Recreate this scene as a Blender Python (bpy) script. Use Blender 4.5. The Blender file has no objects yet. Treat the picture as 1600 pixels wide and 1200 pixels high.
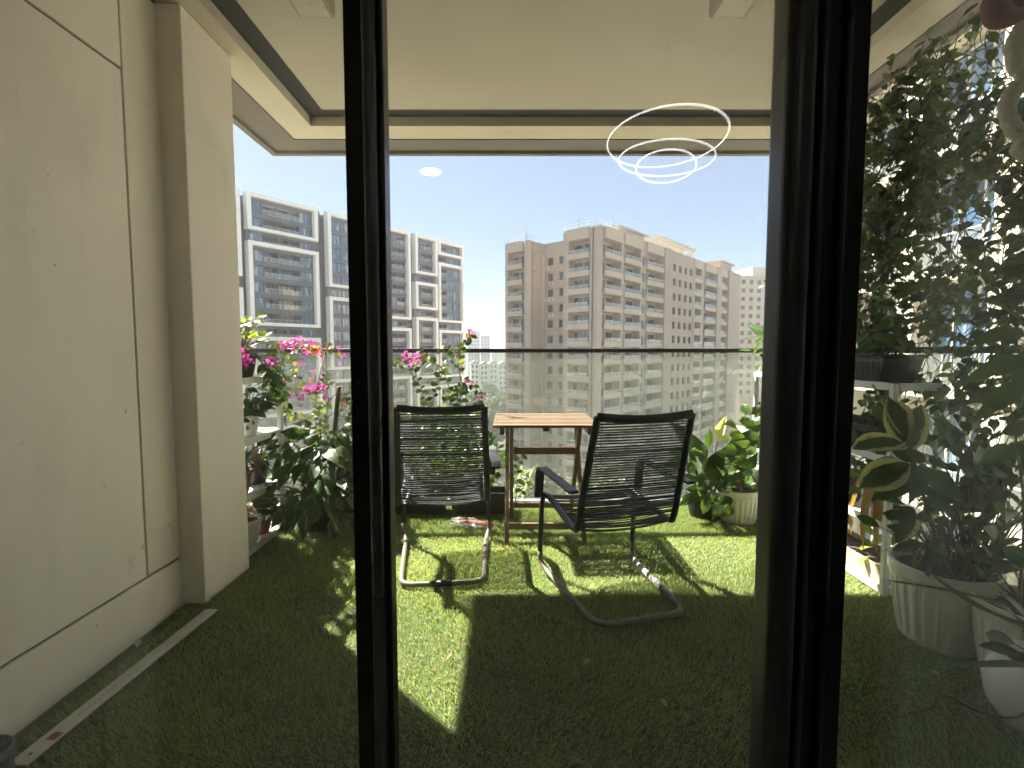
import bpy, math, random
import numpy as np
from mathutils import Vector, Matrix, Euler

random.seed(7)
R = math.radians
sc = bpy.context.scene
C = sc.collection

# ------------------------------------------------------------------ camera
EYE = 1.18
cam_d = bpy.data.cameras.new('camera')
cam_d.sensor_width = 36.0
cam_d.lens = 36.0 * 756 / 1600
cam_d.clip_start = 0.02
cam_d.clip_end = 6000
cam = bpy.data.objects.new('camera', cam_d)
C.objects.link(cam)
cam.location = (0, 0, EYE)
cam.rotation_euler = (R(90 - 3.8), 0, 0)
sc.camera = cam

# ------------------------------------------------------------------ sky, sun, exposure
SUN_TO = Vector((-0.613, 0.565, 1.0)).normalized()       # towards the sun
elev = math.asin(SUN_TO.z)
azim = math.atan2(SUN_TO.x, SUN_TO.y)                     # from +Y towards +X
w = bpy.data.worlds.new('World')
sc.world = w
w.use_nodes = True
nt = w.node_tree
sky = nt.nodes.new('ShaderNodeTexSky')
sky.sky_type = 'NISHITA'
sky.sun_disc = False
sky.sun_elevation = elev
sky.sun_rotation = azim
sky.altitude = 0
sky.air_density = 0.6
sky.dust_density = 0.8
sky.ozone_density = 0.5
hz = nt.nodes.new('ShaderNodeMix')                         # thin even haze veil over the whole sky
hz.data_type = 'RGBA'
hz.inputs[0].default_value = 0.66
hz.inputs[7].default_value = (1.55, 1.90, 2.30, 1)
nt.links.new(sky.outputs[0], hz.inputs[6])
nt.links.new(hz.outputs[2], nt.nodes['Background'].inputs['Color'])
nt.nodes['Background'].inputs['Strength'].default_value = 0.05
sun_d = bpy.data.lights.new('sun', 'SUN')
sun_d.energy = 4.15
sun_d.angle = R(0.5)
sun_d.color = (1.0, 0.94, 0.84)
sun = bpy.data.objects.new('sun', sun_d)
C.objects.link(sun)
sun.rotation_euler = SUN_TO.to_track_quat('Z', 'Y').to_euler()
sc.view_settings.view_transform = 'Standard'
sc.view_settings.look = 'None'
sc.view_settings.gamma = 1.0
sc.view_settings.use_curve_mapping = False
sc.view_settings.exposure = 2.98
sc.cycles.use_adaptive_sampling = True
sc.cycles.adaptive_threshold = 0.03
sc.cycles.max_bounces = 7
sc.cycles.diffuse_bounces = 4
sc.cycles.glossy_bounces = 3
sc.cycles.transparent_max_bounces = 24
sc.cycles.transmission_bounces = 4
sc.cycles.use_denoising = True

# ------------------------------------------------------------------ helpers
def at(px, py, y):
    """real point at depth y (metres) for a spot measured on the 1600x1200 photograph"""
    th = R(3.8)
    a, b = (px - 800) / 756, (600 - py) / 756
    d = Vector((a, math.cos(th) + b * math.sin(th), -math.sin(th) + b * math.cos(th)))
    return Vector((0, 0, EYE)) + d * (y / d.y)


def new_mat(name):
    m = bpy.data.materials.new(name)
    m.use_nodes = True
    n = m.node_tree.nodes
    return m, m.node_tree, n['Principled BSDF'], n['Material Output']


def node(t, typ, **kw):
    n = t.nodes.new(typ)
    for k, v in kw.items():
        if hasattr(n, k):
            setattr(n, k, v)
        else:
            n.inputs[k].default_value = v
    return n


def rgba(c, k=1.0):
    return (min(1, c[0] * k), min(1, c[1] * k), min(1, c[2] * k), 1)


def mixcol(t, fac, a, b, mode='MIX'):
    m = t.nodes.new('ShaderNodeMix')
    m.data_type = 'RGBA'
    m.blend_type = mode
    for sock, v in ((m.inputs[0], fac), (m.inputs[6], a), (m.inputs[7], b)):
        if hasattr(v, 'is_linked'):
            t.links.new(v, sock)
        else:
            sock.default_value = v
    return m.outputs[2]


def maprange(t, v, a, b, c=0.0, d=1.0):
    m = t.nodes.new('ShaderNodeMapRange')
    t.links.new(v, m.inputs[0])
    for i, x in enumerate((a, b, c, d)):
        m.inputs[i + 1].default_value = x
    return m.outputs[0]


def noise(t, scale, detail=4, vec=None, rough=0.6):
    n = node(t, 'ShaderNodeTexNoise')
    n.inputs['Scale'].default_value = scale
    n.inputs['Detail'].default_value = detail
    n.inputs['Roughness'].default_value = rough
    if vec is not None:
        t.links.new(vec, n.inputs['Vector'])
    return n.outputs['Fac']


def plain(name, col, rough=0.6, metal=0.0, var=0.12, scale=6.0, bump=0.0, bscale=60.0, stretch=None, spec=0.5, rand=0.0, stain=None, specks=None):
    m, t, b, o = new_mat(name)
    tc = node(t, 'ShaderNodeTexCoord')
    vec = tc.outputs['Object']
    if stretch:
        mp = node(t, 'ShaderNodeMapping')
        mp.inputs['Scale'].default_value = stretch
        t.links.new(vec, mp.inputs['Vector'])
        vec = mp.outputs[0]
    f = maprange(t, noise(t, scale, 6, vec), 0.3, 0.7)
    c = mixcol(t, f, rgba(col, 1 - var), rgba(col, 1 + var))
    if stain:
        f2 = maprange(t, noise(t, stain[1], 5, vec), stain[2], stain[2] + 0.18, 0, stain[3])
        c = mixcol(t, f2, c, rgba(stain[0]))
    if specks:
        f3 = maprange(t, noise(t, 34, 2, tc.outputs['Object']), 0.73, 0.76, 0, 0.7)
        c = mixcol(t, f3, c, rgba(specks))
        f4 = maprange(t, noise(t, 6, 6, tc.outputs['Object'], 0.8), 0.64, 0.74, 0, 0.35)
        c = mixcol(t, f4, c, rgba(specks))
    if rand:
        oi = node(t, 'ShaderNodeObjectInfo')
        k = maprange(t, oi.outputs['Random'], 0, 1, 1 - rand, 1 + rand)
        cc = node(t, 'ShaderNodeCombineColor')
        for i in range(3):
            t.links.new(k, cc.inputs[i])
        c = mixcol(t, 1.0, c, cc.outputs[0], 'MULTIPLY')
    t.links.new(c, b.inputs['Base Color'])
    r = maprange(t, noise(t, scale * 3, 3, vec), 0.3, 0.7, max(0.02, rough - 0.1), min(1, rough + 0.1))
    t.links.new(r, b.inputs['Roughness'])
    b.inputs['Metallic'].default_value = metal
    b.inputs['Specular IOR Level'].default_value = spec
    if bump:
        bp = node(t, 'ShaderNodeBump')
        bp.inputs['Strength'].default_value = bump
        bp.inputs['Distance'].default_value = 0.01
        t.links.new(noise(t, bscale, 4, vec), bp.inputs['Height'])
        t.links.new(bp.outputs[0], b.inputs['Normal'])
    return m


def leafmat(name, c1, c2, trans=0.4, rough=0.42, c3=None, veg=None, thru=(1.5, 1.45, 0.6), patch=None):
    """leaf: colour per leaf between c1 and c2, light shining through; veg = cream edge colour of a variegated leaf"""
    m, t, b, o = new_mat(name)
    oi = node(t, 'ShaderNodeObjectInfo')
    ge = node(t, 'ShaderNodeNewGeometry')
    ad = node(t, 'ShaderNodeMath', operation='ADD')
    t.links.new(oi.outputs['Random'], ad.inputs[0])
    t.links.new(ge.outputs['Random Per Island'], ad.inputs[1])
    fr = node(t, 'ShaderNodeMath', operation='FRACT')
    t.links.new(ad.outputs[0], fr.inputs[0])
    c = mixcol(t, fr.outputs[0], rgba(c1), rgba(c2))
    if c3:
        c = mixcol(t, maprange(t, fr.outputs[0], 0.86, 0.92), c, rgba(c3))
    tc = node(t, 'ShaderNodeTexCoord')
    nz = noise(t, 30, 3, tc.outputs['Object'])
    c = mixcol(t, maprange(t, nz, 0.3, 0.7), mixcol(t, 1.0, c, (0.8, 0.8, 0.8, 1), 'MULTIPLY'), c)
    if patch:
        c = mixcol(t, maprange(t, noise(t, patch[1], 4, tc.outputs['Object']), 0.42, 0.68, 0, patch[2]), c, rgba(patch[0]))
    if veg:
        uv = node(t, 'ShaderNodeUVMap')
        sp = node(t, 'ShaderNodeSeparateXYZ')
        t.links.new(uv.outputs[0], sp.inputs[0])
        e = node(t, 'ShaderNodeMath', operation='ADD')
        t.links.new(sp.outputs[0], e.inputs[0])
        mp = node(t, 'ShaderNodeMapping')
        mp.inputs['Scale'].default_value = (veg[2], veg[2] * 0.6, 1)
        ov = node(t, 'ShaderNodeVectorMath', operation='ADD')
        t.links.new(uv.outputs[0], mp.inputs[0])
        t.links.new(mp.outputs[0], ov.inputs[0])
        t.links.new(oi.outputs['Random'], ov.inputs[1])
        n2 = maprange(t, noise(t, 1.0, 4, ov.outputs[0], 0.75), 0.25, 0.75, -veg[3], veg[3])
        t.links.new(n2, e.inputs[1])
        f = maprange(t, e.outputs[0], veg[1], veg[1] + 0.06)
        c = mixcol(t, f, c, rgba(veg[0]))
    t.links.new(c, b.inputs['Base Color'])
    b.inputs['Roughness'].default_value = rough
    tr = node(t, 'ShaderNodeBsdfTranslucent')
    ct = mixcol(t, 1.0, c, (*thru, 1), 'MULTIPLY')
    t.links.new(ct, tr.inputs['Color'])
    mx = node(t, 'ShaderNodeMixShader')
    mx.inputs[0].default_value = trans
    t.links.new(b.outputs[0], mx.inputs[1])
    t.links.new(tr.outputs[0], mx.inputs[2])
    t.links.new(mx.outputs[0], o.inputs['Surface'])
    return m


def glassmat(name, tint=(1, 1, 1), f0=0.04, dust=0.0, dustcol=(0.75, 0.76, 0.72), dscale=5.0, rough=0.0, gl=(1, 1, 1)):
    """thin pane: lets light straight through, mirrors by angle, with a film of dust"""
    m, t, b, o = new_mat(name)
    t.nodes.remove(b)
    tr = node(t, 'ShaderNodeBsdfTransparent')
    tr.inputs[0].default_value = rgba(tint)
    gs = node(t, 'ShaderNodeBsdfGlossy')
    gs.inputs['Roughness'].default_value = rough
    gs.inputs['Color'].default_value = rgba(gl)
    lw = node(t, 'ShaderNodeLayerWeight')
    lw.inputs['Blend'].default_value = 0.5
    pw = node(t, 'ShaderNodeMath', operation='POWER')
    t.links.new(lw.outputs['Facing'], pw.inputs[0])
    pw.inputs[1].default_value = 4.5
    f = maprange(t, pw.outputs[0], 0, 1, f0, 0.9)
    mx = node(t, 'ShaderNodeMixShader')
    t.links.new(f, mx.inputs[0])
    t.links.new(tr.outputs[0], mx.inputs[1])
    t.links.new(gs.outputs[0], mx.inputs[2])
    out = mx.outputs[0]
    if dust:
        df = node(t, 'ShaderNodeBsdfDiffuse')
        df.inputs[0].default_value = rgba(dustcol)
        tl = node(t, 'ShaderNodeBsdfTranslucent')
        tl.inputs[0].default_value = rgba(dustcol)
        m2 = node(t, 'ShaderNodeMixShader')
        m2.inputs[0].default_value = 0.5
        t.links.new(df.outputs[0], m2.inputs[1])
        t.links.new(tl.outputs[0], m2.inputs[2])
        tc = node(t, 'ShaderNodeTexCoord')
        mp = node(t, 'ShaderNodeMapping')
        mp.inputs['Scale'].default_value = (1, 1, 0.8)
        t.links.new(tc.outputs['Object'], mp.inputs[0])
        fd = maprange(t, noise(t, dscale, 6, mp.outputs[0]), 0.25, 0.75, dust * 0.75, dust * 1.25)
        m3 = node(t, 'ShaderNodeMixShader')
        t.links.new(fd, m3.inputs[0])
        t.links.new(out, m3.inputs[1])
        t.links.new(m2.outputs[0], m3.inputs[2])
        out = m3.outputs[0]
    t.links.new(out, o.inputs['Surface'])
    return m


def emit(name, col, s):
    m, t, b, o = new_mat(name)
    m.cycles.emission_sampling = 'NONE'
    b.inputs['Base Color'].default_value = rgba(col)
    b.inputs['Emission Color'].default_value = rgba(col)
    b.inputs['Emission Strength'].default_value = s
    return m


class MB:
    """collects shapes into one mesh"""
    def __init__(self):
        self.v, self.f, self.m, self.uv = [], [], [], {}
        self.smooth = set()

    def add(self, vs, fs, mi=0, smooth=False):
        b = len(self.v)
        self.v += [tuple(p) for p in vs]
        for f in fs:
            if smooth:
                self.smooth.add(len(self.f))
            self.f.append(tuple(b + i for i in f))
            self.m.append(mi)
        return self

    def box(self, x0, x1, y0, y1, z0, z1, mi=0, T=None):
        x0, x1 = min(x0, x1), max(x0, x1)
        y0, y1 = min(y0, y1), max(y0, y1)
        z0, z1 = min(z0, z1), max(z0, z1)
        vs = [Vector(p) for p in ((x0, y0, z0), (x1, y0, z0), (x1, y1, z0), (x0, y1, z0), (x0, y0, z1), (x1, y0, z1), (x1, y1, z1), (x0, y1, z1))]
        fs = [(0, 3, 2, 1), (4, 5, 6, 7), (0, 1, 5, 4), (1, 2, 6, 5), (2, 3, 7, 6), (3, 0, 4, 7)]
        if T is not None:
            vs = [T @ p for p in vs]
            if T.to_3x3().determinant() < 0:
                fs = [tuple(reversed(f)) for f in fs]
        return self.add(vs, fs, mi)

    def bar(self, a, b, wdt, thk, up=(0, 0, 1), mi=0):
        """a rectangular bar from a to b"""
        a, b = Vector(a), Vector(b)
        d = (b - a).normalized()
        s = d.cross(Vector(up))
        if s.length < 1e-5:
            s = d.cross(Vector((1, 0, 0)))
        s.normalize()
        u = s.cross(d)
        vs = []
        for p in (a, b):
            for i, j in ((-1, -1), (1, -1), (1, 1), (-1, 1)):
                vs.append(p + s * (i * wdt / 2) + u * (j * thk / 2))
        return self.add(vs, [(0, 1, 2, 3), (7, 6, 5, 4), (0, 4, 5, 1), (1, 5, 6, 2), (2, 6, 7, 3), (3, 7, 4, 0)], mi)

    def tube(self, pts, r, n=8, mi=0, cap=True, flat=None):
        """round tube along points; r a number or one per point; flat=(kx,ky) squashes it"""
        pts = [Vector(p) for p in pts]
        k = len(pts)
        rs = r if hasattr(r, '__len__') else [r] * k
        vs, fs = [], []
        prev = None
        for i, p in enumerate(pts):
            d = (pts[min(i + 1, k - 1)] - pts[max(i - 1, 0)])
            if d.length < 1e-9:
                d = Vector((0, 0, 1))
            d.normalize()
            if prev is None:
                s = d.cross(Vector((0, 0, 1)))
                if s.length < 0.05:
                    s = d.cross(Vector((1, 0, 0)))
            else:
                s = prev - d * prev.dot(d)
            s.normalize()
            prev = s
            u = d.cross(s)
            fx, fy = flat or (1, 1)
            for j in range(n):
                a = 2 * math.pi * j / n
                vs.append(p + s * (math.cos(a) * rs[i] * fx) + u * (math.sin(a) * rs[i] * fy))
        for i in range(k - 1):
            for j in range(n):
                a, b = i * n + j, i * n + (j + 1) % n
                fs.append((a, b, b + n, a + n))
        if cap:
            fs.append(tuple(range(n - 1, -1, -1)))
            fs.append(tuple((k - 1) * n + j for j in range(n)))
        return self.add(vs, fs, mi, smooth=True)

    def lathe(self, prof, n=32, mi=0, rib=None, o=(0, 0, 0), sx=1.0, sy=1.0):
        """turned shape; prof = [(r, z)]; rib = (depth, z0, z1) presses every second strip in"""
        o = Vector(o)
        vs, fs = [], []
        for r, z in prof:
            for j in range(n):
                a = 2 * math.pi * j / n
                q = r
                if rib and rib[1] <= z <= rib[2] and (j // 2) % 2:
                    q = r - rib[0]
                vs.append(o + Vector((q * math.cos(a) * sx, q * math.sin(a) * sy, z)))
        for i in range(len(prof) - 1):
            for j in range(n):
                a, b = i * n + j, i * n + (j + 1) % n
                fs.append((a, b, b + n, a + n))
        return self.add(vs, fs, mi, smooth=not rib)

    def disc(self, r, z, n=32, mi=0, o=(0, 0), up=True, sx=1, sy=1):
        vs = [(o[0] + r * sx * math.cos(2 * math.pi * j / n), o[1] + r * sy * math.sin(2 * math.pi * j / n), z) for j in range(n)]
        return self.add(vs, [tuple(range(n)) if up else tuple(range(n - 1, -1, -1))], mi)

    def prism(self, poly, z0, z1, mi=0):
        n = len(poly)
        vs = [(x, y, z0) for x, y in poly] + [(x, y, z1) for x, y in poly]
        fs = [tuple(range(n - 1, -1, -1)), tuple(range(n, 2 * n))] + [(i, (i + 1) % n, n + (i + 1) % n, n + i) for i in range(n)]
        return self.add(vs, fs, mi)

    def mesh(self, name, mats):
        me = bpy.data.meshes.new(name)
        me.from_pydata(self.v, [], self.f)
        for m in (mats if isinstance(mats, (list, tuple)) else [mats]):
            me.materials.append(m)
        if any(self.m):
            me.polygons.foreach_set('material_index', self.m)
        if self.smooth:
            fl = [i in self.smooth for i in range(len(self.f))]
            me.polygons.foreach_set('use_smooth', fl)
        me.update()
        return me

    def build(self, name, mats, parent=None, loc=None, rot=None, bevel=0):
        o = put(name, self.mesh(name, mats), parent, loc, rot)
        if bevel:
            md = o.modifiers.new('bevel', 'BEVEL')
            md.width = bevel
            md.segments = 2
            md.limit_method = 'ANGLE'
            md.angle_limit = R(40)
        return o


def put(name, me, parent=None, loc=None, rot=None, scale=None):
    o = bpy.data.objects.new(name, me)
    C.objects.link(o)
    if parent is not None:
        o.parent = parent
    if loc is not None:
        o.location = loc
    if rot is not None:
        o.rotation_euler = rot
    if scale is not None:
        o.scale = scale
    return o


def tag(o, label, cat, group=None):
    o['label'] = label
    o['category'] = cat
    if group:
        o['group'] = group
    return o


def thing(name, label, cat, loc=(0, 0, 0), rz=0.0, group=None):
    return tag(put(name, None, None, loc, (0, 0, rz)), label, cat, group)


def struct(o):
    o['kind'] = 'structure'
    return o


def stuff(o):
    o['kind'] = 'stuff'
    return o


def copy_tree(o, parent=None):
    c = o.copy()
    C.objects.link(c)
    c.parent = parent
    for ch in list(o.children):
        copy_tree(ch, c)
    return c


def smooth_path(pts, per=6):
    """Catmull-Rom through the points"""
    P = [Vector(p) for p in pts]
    if len(P) < 3:
        return [P[0].lerp(P[-1], i / per) for i in range(per + 1)]
    P = [P[0] * 2 - P[1]] + P + [P[-1] * 2 - P[-2]]
    out = []
    for i in range(1, len(P) - 2):
        a, b, c, d = P[i - 1:i + 3]
        for k in range(per):
            t = k / per
            out.append(0.5 * ((2 * b) + (c - a) * t + (2 * a - 5 * b + 4 * c - d) * t * t + (3 * b - a - 3 * c + d) * t ** 3))
    out.append(P[-2])
    return out


def fillet(pts, r, seg=5):
    """polyline with its inner corners rounded"""
    P = [Vector(p) for p in pts]
    out = [P[0]]
    for i in range(1, len(P) - 1):
        a, b, c = P[i - 1], P[i], P[i + 1]
        rr = min(r, (a - b).length * 0.45, (c - b).length * 0.45)
        p0 = b + (a - b).normalized() * rr
        p1 = b + (c - b).normalized() * rr
        for k in range(seg + 1):
            t = k / seg
            out.append(p0 * (1 - t) ** 2 + b * 2 * t * (1 - t) + p1 * t * t)
    out.append(P[-1])
    return out


# ---- leaves
HEART = [0.42, 0.88, 1.0, 0.86, 0.58, 0.26, 0.0]
OVAL = [0.08, 0.55, 0.9, 1.0, 0.88, 0.55, 0.0]
LANCE = [0.1, 0.6, 0.95, 0.9, 0.66, 0.36, 0.0]
ROUND = [0.2, 0.75, 1.0, 1.0, 0.9, 0.6, 0.15]


def leaf_data(L, W, prof, fold=0.25, droop=0.2, wav=0.0, full=True, seed=0):
    rnd = random.Random(seed)
    cols = [-1, -0.5, 0, 0.5, 1] if full else [-1, 0, 1]
    if not full:
        prof = [prof[0], prof[1], prof[3], prof[5], prof[6]]
    n = len(prof)
    vs, uv, fs = [], [], []
    back = -0.12 if prof[0] > 0.3 else 0.0
    for i, p in enumerate(prof):
        t = i / (n - 1)
        for c in cols:
            hw = p * W / 2
            x = c * hw
            y = L * t + (back * L * abs(c) if i == 0 else 0)
            z = -droop * L * t * t + fold * abs(x) + wav * W * math.sin(t * 9 + seed) * abs(c) + rnd.uniform(-1, 1) * wav * W * 0.3
            vs.append((x, y, z))
            uv.append((abs(c), t))
    k = len(cols)
    for i in range(n - 1):
        for j in range(k - 1):
            a = i * k + j
            fs.append((a, a + 1, a + k + 1, a + k))
    return vs, fs, uv


def leaf_mesh(name, mat, *a, **kw):
    vs, fs, uv = leaf_data(*a, **kw)
    me = bpy.data.meshes.new(name)
    me.from_pydata(vs, [], fs)
    me.materials.append(mat)
    ul = me.uv_layers.new(name='UVMap')
    for p in me.polygons:
        p.use_smooth = True
        for li in p.loop_indices:
            ul.data[li].uv = uv[me.loops[li].vertex_index]
    me.update()
    return me


def leaf_rot(d, up):
    d = Vector(d).normalized()
    up = Vector(up)
    x = d.cross(up)
    if x.length < 1e-3:
        x = d.cross(Vector((0.3, 0.8, 0.1)))
    x.normalize()
    z = x.cross(d)
    return Matrix((x, d, z)).transposed()


def put_leaf(parent, me, pos, d, up, s=1.0, name='leaf'):
    o = bpy.data.objects.new(name, me)
    C.objects.link(o)
    o.parent = parent
    M = leaf_rot(d, up).to_4x4()
    M.translation = Vector(pos)
    o.matrix_local = M @ Matrix.Scale(s, 4)
    return o


class Bulk:
    """very many copies of small leaf shapes joined into one mesh"""
    def __init__(self):
        self.vs, self.fs, self.n = [], [], 0

    def add(self, data, pos, d, up, s=1.0):
        v = np.array(data[0]) * s
        M = np.array(leaf_rot(d, up))
        v = v @ M.T + np.array(pos)
        f = np.array(data[1]) + self.n
        self.vs.append(v)
        self.fs.append(f)
        self.n += len(v)

    def build(self, name, mat, parent=None):
        me = bpy.data.meshes.new(name)
        if self.n:
            v = np.concatenate(self.vs)
            f = np.concatenate(self.fs)
            fast_mesh(me, v, f)
        me.materials.append(mat)
        return put(name, me, parent)


def fast_mesh(me, v, f):
    k = f.shape[1]
    me.vertices.add(len(v))
    me.vertices.foreach_set('co', v.astype(np.float32).ravel())
    me.loops.add(f.size)
    me.loops.foreach_set('vertex_index', f.astype(np.int32).ravel())
    me.polygons.add(len(f))
    me.polygons.foreach_set('loop_start', np.arange(0, f.size, k, dtype=np.int32))
    me.polygons.foreach_set('loop_total', np.full(len(f), k, dtype=np.int32))
    me.update(calc_edges=True)


def rv(a=1.0):
    return Vector((random.uniform(-a, a), random.uniform(-a, a), random.uniform(-a, a)))

# ------------------------------------------------------------------ materials
M = {}
M['wall'] = plain('cream_paint', (0.88, 0.80, 0.685), 0.75, var=0.06, scale=1.7, bump=0.12, bscale=90, stain=((0.64, 0.57, 0.46), 2.3, 0.54, 0.55), stretch=(1, 1, 0.45), specks=(0.30, 0.25, 0.18))
M['joint'] = plain('groove_dark', (0.10, 0.09, 0.07), 0.9)
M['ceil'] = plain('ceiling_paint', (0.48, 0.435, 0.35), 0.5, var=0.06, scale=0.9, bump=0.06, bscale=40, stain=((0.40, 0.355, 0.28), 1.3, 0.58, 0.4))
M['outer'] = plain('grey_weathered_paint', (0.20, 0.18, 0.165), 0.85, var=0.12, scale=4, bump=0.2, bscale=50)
M['slab'] = plain('concrete_floor', (0.14, 0.14, 0.13), 0.9, var=0.2, scale=5)
M['turfbase'] = plain('turf_backing', (0.05, 0.07, 0.022), 0.95, var=0.3, scale=20)
M['black'] = plain('black_aluminium', (0.006, 0.006, 0.007), 0.34, var=0.1, scale=3, spec=0.5)
M['bronze'] = plain('dark_anodised_aluminium', (0.17, 0.17, 0.17), 0.28, metal=0.9, var=0.02, scale=0.5)
M['stilegrey'] = plain('dark_grey_stile', (0.05, 0.05, 0.052), 0.3, var=0.02, scale=0.5)
M['rail'] = plain('dark_brown_rail', (0.035, 0.028, 0.024), 0.4, var=0.15)
M['alu'] = plain('aluminium_channel', (0.5, 0.5, 0.5), 0.4, metal=0.8)
M['glass'] = glassmat('door_glass', (0.975, 0.985, 0.98), 0.09, dust=0.016, dscale=9)
M['railglass'] = glassmat('dusty_railing_glass', (0.94, 0.965, 0.935), 0.04, dust=0.045, dustcol=(0.62, 0.63, 0.55), dscale=3)
M['cord'] = plain('black_rubber_cord', (0.012, 0.011, 0.011), 0.38, var=0.2)
M['chairframe'] = plain('black_powder_coat', (0.011, 0.011, 0.012), 0.4, var=0.15, bump=0.05)
M['chairbase'] = plain('worn_taupe_tube', (0.17, 0.145, 0.115), 0.5, var=0.3, scale=30)
M['wood_top'] = plain('oiled_acacia', (0.16, 0.105, 0.055), 0.5, var=0.3, scale=7, stretch=(1.2, 14, 14), rand=0.32)
M['wood'] = plain('red_brown_acacia', (0.17, 0.095, 0.055), 0.5, var=0.3, scale=9, stretch=(6, 6, 1.2), rand=0.1)
M['white_metal'] = plain('white_shelf_paint', (0.62, 0.61, 0.57), 0.45, var=0.06)
M['black_plastic'] = plain('black_planter_plastic', (0.016, 0.016, 0.017), 0.5, var=0.2)
M['white_plastic'] = plain('cream_pot_plastic', (0.70, 0.68, 0.58), 0.4, var=0.05)
M['white_ceramic'] = plain('white_glazed_pot', (0.72, 0.71, 0.68), 0.22, var=0.05)
M['terracotta'] = plain('red_clay', (0.26, 0.06, 0.04), 0.7, var=0.2)
M['soil'] = plain('potting_soil', (0.05, 0.035, 0.022), 0.95, var=0.5, scale=40, bump=0.8, bscale=60)
M['stem'] = plain('green_brown_stem', (0.10, 0.085, 0.035), 0.7, var=0.3, scale=12)
M['bark'] = plain('woody_bark', (0.13, 0.085, 0.05), 0.85, var=0.4, scale=18, bump=0.6)
M['string'] = plain('grey_string', (0.10, 0.09, 0.08), 0.8)
M['strip'] = plain('aluminium_strip', (0.55, 0.55, 0.52), 0.4, metal=0.5, var=0.1, stain=((0.45, 0.40, 0.33), 12, 0.55, 0.5))
M['curtain'] = plain('pale_curtain', (0.80, 0.80, 0.76), 0.9, var=0.05)
M['roomwall'] = plain('room_paint', (0.75, 0.73, 0.69), 0.8, var=0.03)
M['roomfloor'] = plain('room_tiles', (0.42, 0.40, 0.36), 0.35, var=0.05)
M['lampwhite'] = emit('lit_lamp_ring', (1.0, 0.97, 0.92), 0.95)
M['lampdisc'] = emit('lit_downlight', (1.0, 0.98, 0.94), 4.0)
M['vine'] = leafmat('vine_leaf', (0.026, 0.050, 0.016), (0.10, 0.14, 0.04), 0.24, 0.5, c3=(0.16, 0.22, 0.03))
M['dark'] = leafmat('dark_leaf', (0.030, 0.070, 0.022), (0.055, 0.105, 0.030), 0.25, 0.35)
M['green'] = leafmat('mid_leaf', (0.05, 0.11, 0.022), (0.09, 0.16, 0.03), 0.33, 0.4)
M['lime'] = leafmat('lime_leaf', (0.18, 0.25, 0.03), (0.29, 0.31, 0.05), 0.42, 0.45)
M['pothos'] = leafmat('marbled_leaf', (0.05, 0.115, 0.025), (0.095, 0.165, 0.035), 0.3, 0.35, veg=((0.34, 0.36, 0.17), 0.85, 5, 0.6))
M['rubber'] = leafmat('variegated_leaf', (0.045, 0.085, 0.035), (0.07, 0.11, 0.05), 0.22, 0.3, veg=((0.60, 0.58, 0.36), 0.58, 9, 0.34))
M['veined'] = leafmat('veined_leaf', (0.04, 0.085, 0.025), (0.07, 0.12, 0.035), 0.22, 0.5, veg=((0.28, 0.34, 0.16), 0.90, 7, 0.45))
M['purple'] = leafmat('dusky_strap_leaf', (0.05, 0.055, 0.04), (0.09, 0.08, 0.055), 0.15, 0.4)
M['dryleaf'] = leafmat('dry_leaf', (0.28, 0.17, 0.07), (0.38, 0.26, 0.12), 0.3, 0.7)
M['pink'] = leafmat('pink_bract', (0.58, 0.05, 0.38), (0.70, 0.15, 0.52), 0.45, 0.6, thru=(1.2, 1.1, 1.15))
M['orange'] = leafmat('peach_petal', (0.75, 0.30, 0.14), (0.80, 0.42, 0.25), 0.35, 0.6)
M['spathe'] = leafmat('cream_spathe', (0.62, 0.58, 0.36), (0.66, 0.62, 0.42), 0.4, 0.5)
M['turf'] = leafmat('artificial_grass', (0.15, 0.27, 0.06), (0.44, 0.54, 0.18), 0.45, 0.5, c3=(0.50, 0.44, 0.22), thru=(1.4, 1.3, 0.9), patch=((0.40, 0.37, 0.17), 2.2, 0.3))

# ------------------------------------------------------------------ balcony shell (metres)
WX, CX = -1.55, -1.44             # left wall, pillar face
Y0, YR = 0.80, 3.70               # door, front railing
ZC, ZU = 2.744, 2.69              # ceiling, beam underside
LX, RX = -1.80, 2.10              # outer edges of the slab above
YO = 3.766

# slab of the balcony floor
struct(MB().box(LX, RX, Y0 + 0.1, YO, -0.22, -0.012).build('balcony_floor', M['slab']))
# ceiling with its slot's shade painted as dark strips, beams round three sides
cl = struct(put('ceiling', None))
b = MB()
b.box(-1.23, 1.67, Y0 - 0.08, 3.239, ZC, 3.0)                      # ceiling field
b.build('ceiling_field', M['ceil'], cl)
M['slot'] = plain('slot_shade_paint', (0.055, 0.053, 0.055), 0.9)  # shade inside the slot put into the colour of near-flush strips
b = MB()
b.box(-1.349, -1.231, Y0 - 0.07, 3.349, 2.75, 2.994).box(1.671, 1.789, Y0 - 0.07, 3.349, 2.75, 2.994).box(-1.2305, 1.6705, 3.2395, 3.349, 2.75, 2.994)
b.build('slot_shade', M['slot'], cl)
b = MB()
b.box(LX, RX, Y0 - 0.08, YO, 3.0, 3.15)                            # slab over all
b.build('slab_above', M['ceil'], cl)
b = MB()                                                           # painted inner part of the beams, mitred at corners
def beam(mb, o_l, o_r, o_y, i_l, i_r, i_y, z0, z1):
    """U-shaped band seen from below: left leg, front leg, right leg as prisms"""
    mb.prism([(o_l, 0.72), (i_l, 0.72), (i_l, i_y), (o_l, o_y)], z0, z1)
    mb.prism([(i_r, 0.72), (o_r, 0.72), (o_r, o_y), (i_r, i_y)], z0, z1)
    mb.prism([(i_l, i_y), (i_r, i_y), (o_r, o_y), (o_l, o_y)], z0, z1)
beam(b, -1.546, 1.956, 3.546, -1.35, 1.79, 3.35, ZU, 2.998)
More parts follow.
